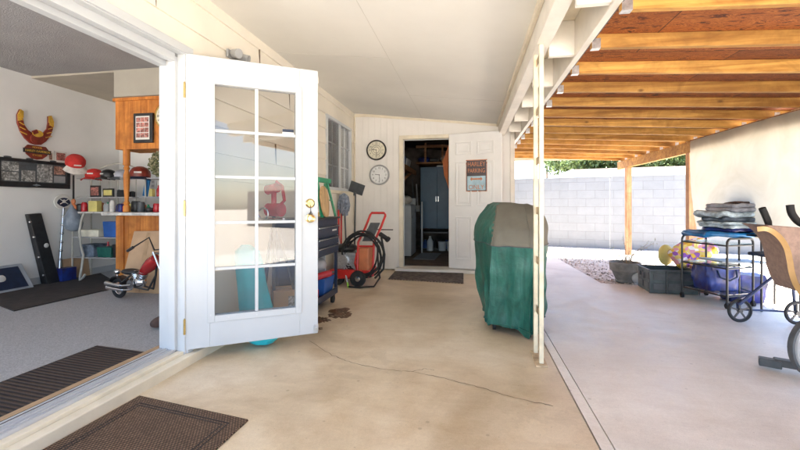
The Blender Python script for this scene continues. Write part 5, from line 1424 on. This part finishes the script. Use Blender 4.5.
b = MB(); b.hexa([(XL+.191,y0_+.04,ZF+.035),(XL+.194,y0_+.04,ZF+.035),(XL+.194,y1_-.05,ZF+.035),(XL+.191,y1_-.05,ZF+.035)], [(XL+.051,y0_+.04,.338),(XL+.054,y0_+.04,.338),(XL+.054,y1_-.06,.338),(XL+.051,y1_-.06,.338)]); b.build('panel', 'navy', t)
b = MB(); b.ball((XL+.125,AX(1,277,XL+.13).y,.225),.05,(.35,1,1.0)); b.build('disc', 'paper', t, smooth=True)
# shield sign on pole + grey bag
ys = AX(64,203,XL+.05).y
t = thing('emblem_paddle', 'round white and navy team emblem on a slanted metal pole by the wall', 'paddle sign', (XL+.12, ys, ZF))
b = MB(); b.lathe([(.004,0),(.115,0),(.12,.006),(.115,.014),(.004,.016)], n=32, axis='x'); b.xf(Matrix.Translation((XL+.03,ys,1.075)) @ Matrix.Diagonal((1,1,.80,1))); b.build('disc', 'paper', t, smooth=True)
b = MB(); b.prism([(ys+.085*math.cos(a), 1.06+.07*math.sin(a)) for a in [k*PI/12 for k in range(0,13)]]+[(ys-.05,1.03),(ys,1.01),(ys+.05,1.03)], XL+.0465, XL+.050, 'x'); b.build('shield', 'navy', t)
b = MB(); b.ball((XL+.052,ys,1.085),.022,(.3,1,1)).bar((XL+.053,ys-.05,1.05),(XL+.053,ys+.05,1.11),.008).bar((XL+.053,ys+.05,1.05),(XL+.053,ys-.05,1.11),.008); b.build('emblem', 'paper', t)
pa, pb_ = Vector((XL+.10, AX(59.5,272,XL+.1).y, .25)), Vector((XL+.045, ys, 1.0))
b = MB(); b.cyl(pa, pb_, .016, .013, 12)
for k in range(1,7): q = pa+(pb_-pa)*k/7; b.ball(q, .021)
b.build('pole', 'chrome', t, smooth=True)
yq = AX(62,270,XL+.1).y
small('blue_box', 'patterned dark blue box on the floor under the slanted pole', 'box', 'photo_bw', MB().box(XL+.02,XL+.20,yq-.08,yq+.10,.093,.25)).data.materials[0] = MATS['blue_deep']
ybg = AX(72,228,XL+.12).y
b = MB(); n = 24; vs_ = []
zz = [.70,.73,.80,.88,.95,1.0,1.04]; ss = [.03,.085,.105,.095,.06,.03,.012]
for z, s_ in zip(zz, ss):
    for k in range(n):
        a = 2*PI*k/n; r = s_*(1+.18*noise.noise(Vector((math.cos(a)*2,math.sin(a)*2,z*8)))); vs_.append((XL+.14+r*.9*math.cos(a), ybg+r*math.sin(a)-.10*(z-.8), z))
b.add(vs_, [(j*n+k,j*n+(k+1)%n,(j+1)*n+(k+1)%n,(j+1)*n+k) for j in range(len(zz)-1) for k in range(n)]+[tuple(range(n-1,-1,-1)), tuple(range((len(zz)-1)*n,len(zz)*n))])
small('hanging_bag', 'grey blue plastic bag hanging between the pole and the metal rack', 'bag', 'bag_grey', b, smooth=True)
small('cardboard_piece', 'plain cardboard piece on the floor behind the metal rack leg', 'cardboard', 'cardboard', MB().obox((XL+.08,4.42,.22),(.02,.34,.26),(0,-.15,0)))

# baker's rack
rk = thing('bakers_rack', 'cream wrought metal rack of caps, photos and bottles beside the bar', 'rack', (-4.7, 4.55, ZF))
RX0, RX1, RY0, RY1 = -5.06, -4.22, 4.36, 4.62
b = MB()
for x in (RX0, RX1):
    rod(b, [(x,RY1,ZF),(x,RY1,1.46)], .010); rod(b, [(x,RY0,ZF+.0),(x,RY0,.93)], .010)
rod(b, [(RX0,RY1,1.46)]+[(RX0+(RX1-RX0)*k/12, RY1, 1.46+.13*math.sin(PI*k/12)) for k in range(1,12)]+[(RX1,RY1,1.46)], .010)
for k in range(1,6):
    x = RX0+(RX1-RX0)*k/6; rod(b, [(x,RY1,.93),(x,RY1,1.36),(x+.03,RY1,1.44)], .006)
b.build('frame', 'rack_metal', rk, smooth=True)
for z, y0_ in ((1.38,RY0+.06),(1.135,RY0+.06),(.62,RY0),(.36,RY0)):
    b = MB(); rod(b, [(RX0,y0_,z),(RX1,y0_,z)], .007); rod(b, [(RX0,RY1,z),(RX1,RY1,z)], .007)
    for k in range(9): x = RX0+(RX1-RX0)*k/8; rod(b, [(x,y0_,z),(x,RY1,z)], .004)
    b.build('wire_shelf', 'silver_cloth', rk)
b = MB(); b.box(RX0,RX1+.0,RY0-.02,RY1,.93,.952); b.build('worktop', 'marble', rk, bevel=.003)
for x in (RX0+.20,):
    b = MB(); yf = RY0-.02
    rod(b, [(x,yf,.93),(x+.02,yf-.05,.85),(x+.03,yf-.09,.70),(x+.01,yf-.05,.52),(x-.0,yf-.01,.40),(x,yf-.03,.25),(x+.02,yf-.07,.14),(x+.05,yf-.10,.10),(x+.08,yf-.08,.13),(x+.07,yf-.05,.16)], .014); b.build('scroll_leg', 'rack_metal', rk, smooth=True)
# goods on the rack
cap((-4.88,4.50,1.392), R(20), 'red_cloth', 'red_cloth', 'red cap at the left end of the rack top shelf')
cap((-4.66,4.50,1.392), R(-10), 'black_plastic', 'black_plastic', 'black cap in the middle of the rack top shelf', .9)
cap((-4.46,4.50,1.392), R(-30), 'cloth_slate', 'dark_grey', 'small grey cap at the right of the rack top shelf', .85)
for i, (x, w_, h_, m_, lab) in enumerate(((-4.86,.15,.15,'photo_red','dark framed red photo at left on the rack middle shelf'),(-4.66,.16,.11,'yellow_box','yellow and black framed plaque on the rack middle shelf'),(-4.44,.17,.09,'black_plastic','low black box on the rack middle shelf'))):
    t = thing('framed_picture', lab, 'picture', (x,4.50,1.142))
    b = MB(); b.box(x-w_/2,x+w_/2,4.49,4.51,1.143,1.143+h_); b.build('frame', 'black_plastic', t, bevel=.002)
    b = MB(); b.box(x-w_/2+.018,x+w_/2-.018,4.486,4.4895,1.143+.02,1.143+h_-.02); b.build('picture', m_, t)
goods = [(-4.98,4.40,.05,.10,'black_plastic','round black pot at left on the rack worktop','pot'),(-4.90,4.38,.035,.12,'red_gloss','red tin on the rack worktop','tin'),
         (-4.60,4.42,.04,.10,'grey_plastic','grey mug on the rack worktop','mug'),(-4.50,4.40,.03,.14,'cap_white','white bottle on the rack worktop','bottle'),
         (-4.42,4.42,.035,.09,'purple_bag','purple cup on the rack worktop','cup'),(-4.33,4.40,.034,.10,'red_cloth','red and white can at the right of the rack worktop','can')]
for x, y, r, h_, m_, lab, cat_ in goods:
    small(cat_, lab, cat_, m_, MB().lathe([(r*.9,0),(r,.01),(r,h_*.8),(r*.7,h_*.95),(r*.7,h_)],(x,y,.953),16), smooth=True)
small('yellow_packet', 'pale yellow packet standing on the rack worktop', 'packet', 'yellow_box', MB().box(-4.82,-4.69,4.36,4.43,.953,1.09), bevel=.004)
b = MB(); b.ball((-5.02,4.34,1.0),.055,(.8,.5,1)).ball((-5.02,4.34,1.08),.038,(.8,.5,1)); b.m(1); b.box(-5.03,-5.01,4.335,4.345,1.10,1.42)
small('ukulele', 'small orange ukulele shaped ornament hanging at the left side of the rack', 'ornament', ['orange_hose','black_plastic'], b, smooth=True)
for x, y0_, w_, h_, z_, m_, lab in ((-4.82,4.38,.26,.09,.627,'clock_face','cream tray on the rack upper lower shelf'),(-4.48,4.38,.26,.20,.627,'blue_bin','royal blue bag on the rack upper lower shelf'),(-4.86,4.38,.20,.16,.367,'cloth_grey','grey blue carton on the rack bottom shelf'),(-4.60,4.38,.20,.13,.367,'teal_cover','dark green bin on the rack bottom shelf'),(-4.38,4.38,.18,.17,.367,'black_plastic','black box at right of the rack bottom shelf')):
    small('storage_box', lab, 'box', m_, MB().hexa([(x-w_/2,y0_,z_),(x+w_/2,y0_,z_),(x+w_/2,y0_+.2,z_),(x-w_/2,y0_+.2,z_)],[(x-w_/2-.01,y0_-.01,z_+h_),(x+w_/2+.01,y0_-.01,z_+h_),(x+w_/2+.01,y0_+.21,z_+h_),(x-w_/2-.01,y0_+.21,z_+h_)]), bevel=.008)

# bar with overhead cabinet
br_ = thing('wooden_bar', 'orange wood bar with marble top, turned posts and overhead panel', 'bar', (-3.0, 4.2, ZF))
b = MB(); b.box(-4.03,-2.03,4.0,4.35,.30,.915)
for k in range(14): x = -4.03+k*.15; b.box(x,x+.004,3.9985,4.0,.30,.90)
b.box(-4.03,-3.93,3.985,4.35,.081,.91); b.build('front', 'cabinet_wood', br_)
b = MB(); b.box(-4.12,-2.03,3.88,4.42,.92,.955); b.build('counter', 'marble', br_, bevel=.006)
for x in (-3.92, -3.42, -2.7):
    b = MB(); b.lathe([(.035,.956),(.035,1.03),(.022,1.04),(.034,1.06),(.020,1.09),(.030,1.25),(.034,1.38),(.020,1.44),(.034,1.46),(.022,1.49),(.036,1.50),(.036,1.68)],(x,4.02,0),16); b.build('turned_post', 'cabinet_wood', br_, smooth=True)
b = MB(); b.box(-4.04,-2.03,3.99,4.34,1.68,2.268); b.box(-4.06,-2.03,3.97,3.9895,2.235,2.269)
for x in (-3.66,-3.28,-2.9): b.box(x-.003,x+.003,3.9885,3.9899,1.69,2.23)
b.build('overhead_panel', 'cabinet_wood', br_)
# picture on the panel, clock, flowers
t = thing('framed_poster', 'black framed photo collage hung on the orange wood panel', 'picture', (-3.6,3.98,1.75))
xa, xb_ = AY(135,130,3.98).x, AY(154,130,3.98).x; z0_, z1_ = AY(144,143,3.98).z, AY(144,113.5,3.98).z
b = MB(); b.box(xa,xb_,3.955,3.984,z0_,z1_); b.build('frame', 'black_plastic', t, bevel=.004)
b = MB(); b.box(xa+.035,xb_-.035,3.951,3.954,z0_+.035,z1_-.035); b.build('picture', 'paper', t)
b = MB()
for i in range(3):
    for j in range(4): x = xa+.042+i*(xb_-xa-.084)/3; z = z0_+.055+j*(z1_-z0_-.10)/4; b.box(x+.003,x+(xb_-xa-.084)/3-.003,3.9485,3.9505,z+.003,z+(z1_-z0_-.10)/4-.006)
b.build('photograph', 'photo_red', t)
cc_ = AY(167,116,3.975); t = thing('round_clock', 'large cream clock with gold rim on the wood panel beside the door jamb', 'clock', (cc_.x,3.985,cc_.z))
r = .145
b = MB(); b.lathe([(r*.9,0),(r,0),(r,-.03),(r*.92,-.036),(r*.9,-.02)],n=40,axis='y',cap=False); b.build('rim', 'brass', t, local=True, smooth=True)
b = MB(); b.lathe([(r*.89,-.01),(r*.89,-.02)],n=40,axis='y'); b.build('face', 'clock_face', t, local=True)
b = MB()
for k in range(12): a = 2*PI*k/12; text_mb(b, ['XII','I','II','III','IV','V','VI','VII','VIII','IX','X','XI'][k], .036, Matrix.Translation((r*.68*math.sin(a),-.022,r*.68*math.cos(a))) @ Matrix.Rotation(PI/2,4,'X'))
b.bar((0,-.024,0),(.05,-.024,.06),.008,.002,(0,1,0)).bar((0,-.026,0),(-.02,-.026,-.09),.006,.002,(0,1,0)); b.build('numerals', 'ink', t, local=True)
fp = AY(158,164,3.93)
t = thing('dried_flowers', 'hanging ball of dried yellow and dark flowers below the wood panel', 'dried flowers', (fp.x,3.93,fp.z))
rnd = random.Random(5)
for m_ in ('flower_dry','flower_dark'):
    b = MB()
    for k in range(200):
        d = Vector((rnd.gauss(0,1),rnd.gauss(0,1),rnd.gauss(0,1))).normalized()*rnd.uniform(.6,1)*.125; b.lathe([(.002,-.012),(.014,0),(.002,.012)],(d.x*.85,d.y*.6,d.z*1.15),5)
    b.build('blossoms', m_, t, local=True)
b = MB(); b.cyl((0,0,.1),(.02,.03,.22),.006); b.build('stem', 'twig', t, local=True)
t = thing('wall_outlet', 'white double outlet on the wall behind the bar', 'outlet', (-4.1,5.13,1.25)); po = AY(153,184,5.13)
b = MB(); b.box(po.x-.05,po.x+.05,5.128,5.149,po.z-.07,po.z+.07); b.build('plate', 'white_paint', t, bevel=.003); b = MB(); b.box(po.x-.02,po.x+.02,5.122,5.1275,po.z+.012,po.z+.05).box(po.x-.02,po.x+.02,5.122,5.1275,po.z-.05,po.z-.012); b.build('socket', 'grey_plastic', t)
# things on the counter
for i, (px, h_, r, m_, lab, cat_) in enumerate(((121,.09,.03,'purple_bag','small purple glass at the left end of the bar counter','glass'),(126,.07,.035,'red_cloth','red and white mug on the bar counter','mug'),(136,.13,.05,'black_plastic','tall black canister on the bar counter between the posts','canister'),(141,.12,.04,'dark_grey','dark grey flask on the bar counter','flask'),(150,.05,.05,'black_plastic','low black bowl on the bar counter','bowl'),(157,.10,.04,'red_gloss','red tin on the bar counter near the door jamb','tin'),(162,.07,.03,'grey_plastic','grey cup on the bar counter near the door jamb','cup'))):
    q = AY(px,210,4.14); small(cat_, lab, cat_, m_, MB().lathe([(r*.9,0),(r,.01),(r,h_*.85),(r*.8,h_)],(q.x,4.14,.956),16), smooth=True)
# red helmet-ish caps behind the posts
q = AY(137,168,4.5); cap((q.x,4.55,1.392), R(30), 'maroon_paint', 'navy_cloth', 'maroon cap behind the left turned bar post', 1.2)
small('blue_pennant', 'teal and blue hanging cloth behind the bar posts', 'cloth', 'blue_tarp', MB().obox((AY(143,180,4.6).x,4.66,1.27),(.07,.02,.24),(0,.2,0)), bevel=.004)
small('high_shelf', 'thin grey shelf continuing behind the bar posts', 'shelf', 'silver_cloth', MB().box(-4.2,-3.45,4.5,4.72,1.372,1.388))
small('high_shelf', 'lower thin grey shelf continuing behind the bar posts', 'shelf', 'silver_cloth', MB().box(-4.2,-3.45,4.5,4.72,1.13,1.146))
# more clutter on the shelves
rnd = random.Random(11)
CL = [('black_plastic','black'),('red_gloss','red'),('paper','white'),('navy','navy'),('orange_hose','orange'),('grey_plastic','grey'),('yellow_box','yellow'),('green_plastic','green')]
def clutter(xs, y, z, where, hmax):
    for i, x in enumerate(xs):
        mt_, cn = CL[(i*3+len(where)) % 8]; h_ = rnd.uniform(.45, 1)*hmax
        nxt = ('', '', '')[0]
        pos_ = ['at the far left', 'second from left', 'left of the middle', 'in the middle', 'right of the middle', 'second from right', 'at the far right'][min(6, i)]
        if (i+len(where)) % 2:
            b = MB().lathe([(.022,0),(.026,.01),(.026,h_*.6),(.011,h_*.8),(.011,h_)], (x, y+rnd.uniform(-.02,.02), z), 14); small('bottle', cn+' bottle '+pos_+' of '+where, 'bottle', mt_, b, smooth=True)
        else:
            b = MB().obox((x, y, z+h_*.35), (.05, .05, h_*.7), (0, 0, rnd.uniform(-.5,.5))); b.obox((x, y, z+h_*.7+.003), (.03, .03, .006), (0, 0, .2)); small('small_box', cn+' little box '+pos_+' of '+where, 'box', mt_, b, bevel=.003)
clutter([-4.95+.105*k for k in range(7)], 4.56, .953, 'the rack worktop back row', .17)
clutter([AY(q,210,4.25).x for q in (120,124.5,131,136,143.5,149,155)], 4.25, .956, 'the bar counter back row', .16)
clutter([-4.98,-4.78,-4.57,-4.36], 4.56, 1.142, 'the back row, middle rack shelf', .14)
clutter([-4.9,-4.74,-4.6,-4.44], 4.56, .367, 'the bottom rack shelf back row', .2)
clutter([-4.1,-4.0,-3.9,-3.8,-3.7], 4.6, 1.147, 'the shelf behind the bar posts', .16)
# cardboard sheet leaning on bar front
b = MB(); x0_, x1_ = AY(127,270,3.9).x, AY(172,270,3.9).x
t = thing('cardboard_sheet', 'large flattened cardboard leaning on the bar front behind the small motorcycle', 'cardboard', ((x0_+x1_)/2,3.9,ZF))
b.hexa([(x0_,3.80,ZF),(x1_,3.80,ZF),(x1_,3.815,ZF),(x0_,3.815,ZF)], [(x0_+.03,3.965,.74),(x1_,3.965,.75),(x1_,3.98,.75),(x0_+.03,3.98,.74)]); b.build('sheet', 'cardboard', t)
b = MB(); 
for x in (x0_+.2,x0_+.55): b.hexa([(x,3.797,ZF+.01),(x+.05,3.797,ZF+.01),(x+.05,3.7995,ZF+.01),(x,3.7995,ZF+.01)], [(x,3.961,.73),(x+.05,3.961,.73),(x+.05,3.9635,.73),(x,3.9635,.73)])
b.build('tape', 'tape', t)

# small chopper motorcycle
rear = G(115,288,.18); 
mc = thing('mini_chopper', 'small red chopper motorcycle with chrome engine parked by the bar', 'motorcycle', (-3.56,3.56,ZF), R(-12)); mc.scale = (.9,.9,.9)
# local: x forward (to the right), z up ; rear wheel at x=0, front at x=.78
def mw(x, r, w):
    b = MB(); b.torus((x,0,r),r-.022,.022 if w else .016,'y',32,8); w_ = b.build('wheel','rubber',mc,local=True,smooth=True)
    b = MB(); b.torus((x,0,r),r-.045,.006,'y',30,6)
    for k in range(12): a = 2*PI*k/12; b.cyl((x,0.01*(-1)**k,r),(x+(r-.045)*math.cos(a),0,r+(r-.045)*math.sin(a)),.0025,n=4)
    b.lathe([(.022,-.025),(.022,.025)],(x,0,r),12,'y'); b.build('rim','chrome',w_,local=True)
mw(0,.115,1); mw(.86,.15,0)
b = MB(); rod(b,[(0,.05,.115),(.30,.05,.16),(.52,.03,.14),(.60,0,.30),(.62,0,.50)],.011); rod(b,[(0,-.05,.115),(.30,-.05,.16),(.52,-.03,.14),(.60,0,.30)],.011); rod(b,[(0,.05,.115),(.22,.03,.27),(.40,0,.33),(.62,0,.50)],.012); rod(b,[(0,-.05,.115),(.22,-.03,.27),(.40,0,.33)],.012)
b.build('frame','black_metal',mc,local=True,smooth=True)
b = MB(); b.lathe([(.004,-.17),(.035,-.15),(.062,-.05),(.075,.05),(.06,.14),(.004,.17)],n=20,axis='x',M=Matrix.Rotation(-.62,3,'Y')); b.xf(Matrix.Translation((.50,0,.395)) @ Matrix.Diagonal((1,.95,1,1))); b.build('fuel_tank','chopper_red',mc,local=True,smooth=True)
b = MB(); b.ball((.20,0,.315),.10,(1.3,.75,.35)); b.build('saddle','black_plastic',mc,local=True,smooth=True)
b = MB(); b.ball((.34,0,.21),.075,(1.2,.8,.9)).cyl((.36,0,.22),(.41,0,.34),.042,.036,14).cyl((.32,0,.22),(.27,0,.32),.040,.034,14).cyl((.30,-.065,.19),(.30,-.085,.19),.05,n=18)
for k in range(5): b.cyl((.37+.01*k,0,.245+.02*k),(.3725+.01*k,0,.251+.02*k),.052,n=14).cyl((.305-.01*k,0,.245+.017*k),(.3025-.01*k,0,.251+.017*k),.05,n=14)
b.build('engine','chrome',mc,local=True,smooth=True)
for yy, z in ((-.085,.135),(-.10,.185)):
    b = MB(); b.cyl((-.07,yy,z-.0),(.18,yy,z-.015),.024,.018,14); rod(b,[(.16,yy,z-.015),(.30,yy+.02,z+.0),(.34,-.05,.24)],.011); b.build('exhaust','chrome',mc,local=True,smooth=True)
b = MB(); n = 12; vs_ = []
for k in range(n+1):
    a = R(20)+R(150)*k/n; r = .135
    for y in (-.045,.045): vs_ += [(r*math.cos(a),y,.115+r*math.sin(a)),((r+.006)*math.cos(a),y,.115+(r+.006)*math.sin(a))]
b.add(vs_,[(4*k+i,4*k+j,4*k+4+j,4*k+4+i) for k in range(n) for i,j in ((0,1),(1,3),(3,2),(2,0))]); b.build('fender','black_plastic',mc,local=True,smooth=True)
b = MB(); rod(b,[(.86,.045,.15),(.70,.045,.42),(.62,.045,.56)],.011); rod(b,[(.86,-.045,.15),(.70,-.045,.42),(.62,-.045,.56)],.011); b.cyl((.62,-.05,.54),(.62,.05,.54),.014); b.build('fork','chrome',mc,local=True,smooth=True)
b = MB(); rod(b,[(.48,-.20,.60),(.56,-.19,.64),(.63,-.10,.72),(.63,-.04,.58),(.63,.04,.58),(.63,.10,.72),(.56,.19,.76),(.48,.20,.74)],.009); b.cyl((.44,-.20,.58),(.52,-.195,.62),.015).cyl((.44,.20,.73),(.52,.197,.75),.015); b.build('handlebar','black_metal',mc,local=True,smooth=True)
b = MB(); b.ball((.74,0,.50),.045,(1.2,1,1)); b.build('headlight','chrome',mc,local=True,smooth=True)
b = MB(); b.ball((-.03,0,.30),.035,(1,1,.9)).cyl((-.03,0,.24),(-.03,0,.30),.012); b.build('taillight','chrome',mc,local=True,smooth=True)
MATS['silver_cloth']
small('brown_shoe', 'brown shoe on the carpet just behind the door jamb', 'shoe', 'cloth_brown', MB().ball((G(161,327,.08).x, G(161,327,.08).y, .125),.05,(1.0,2.0,.85)).ball((G(161,327,.08).x, G(161,327,.08).y+.05, .155),.04,(1,1,1)), smooth=True)

# ================================================================== light, sky and camera
w = bpy.data.worlds.new('World'); S.world = w; w.use_nodes = True
nt = w.node_tree; bg = nt.nodes['Background']; sky = nt.nodes.new('ShaderNodeTexSky'); sky.sky_type = 'NISHITA'; sky.sun_disc = False
sdir = Vector((.12, .13, .98)).normalized()     # towards the sun
el = math.asin(sdir.z); az = math.atan2(sdir.x, sdir.y)
sky.sun_elevation = el; sky.sun_rotation = az; sky.air_density = 1.0; sky.dust_density = 1.2; sky.altitude = 300
nt.links.new(sky.outputs[0], bg.inputs[0]); bg.inputs[1].default_value = .085
ld = bpy.data.lights.new('sun', 'SUN'); ld.energy = 5.0; ld.angle = R(.5); ld.color = (1, .96, .87)
lo = bpy.data.objects.new('sun', ld); COL.objects.link(lo); lo.rotation_euler = sdir.to_track_quat('Z', 'Y').to_euler(); lo.location = (0, 0, 20)

cd = bpy.data.cameras.new('camera'); cam = bpy.data.objects.new('camera', cd); COL.objects.link(cam)
cd.sensor_width = 36; cd.lens = 18; cd.shift_y = -21/800; cd.clip_start = .05; cd.clip_end = 500
cam.location = (0, 0, H); cam.rotation_euler = (PI/2, 0, TH); S.camera = cam
S.render.engine = 'CYCLES'
S.cycles.max_bounces = 10; S.cycles.diffuse_bounces = 7; S.cycles.glossy_bounces = 5; S.cycles.transmission_bounces = 8; S.cycles.transparent_max_bounces = 12
S.view_settings.view_transform = 'Standard'; S.view_settings.look = 'None'; S.view_settings.exposure = 3.42; S.view_settings.gamma = 1
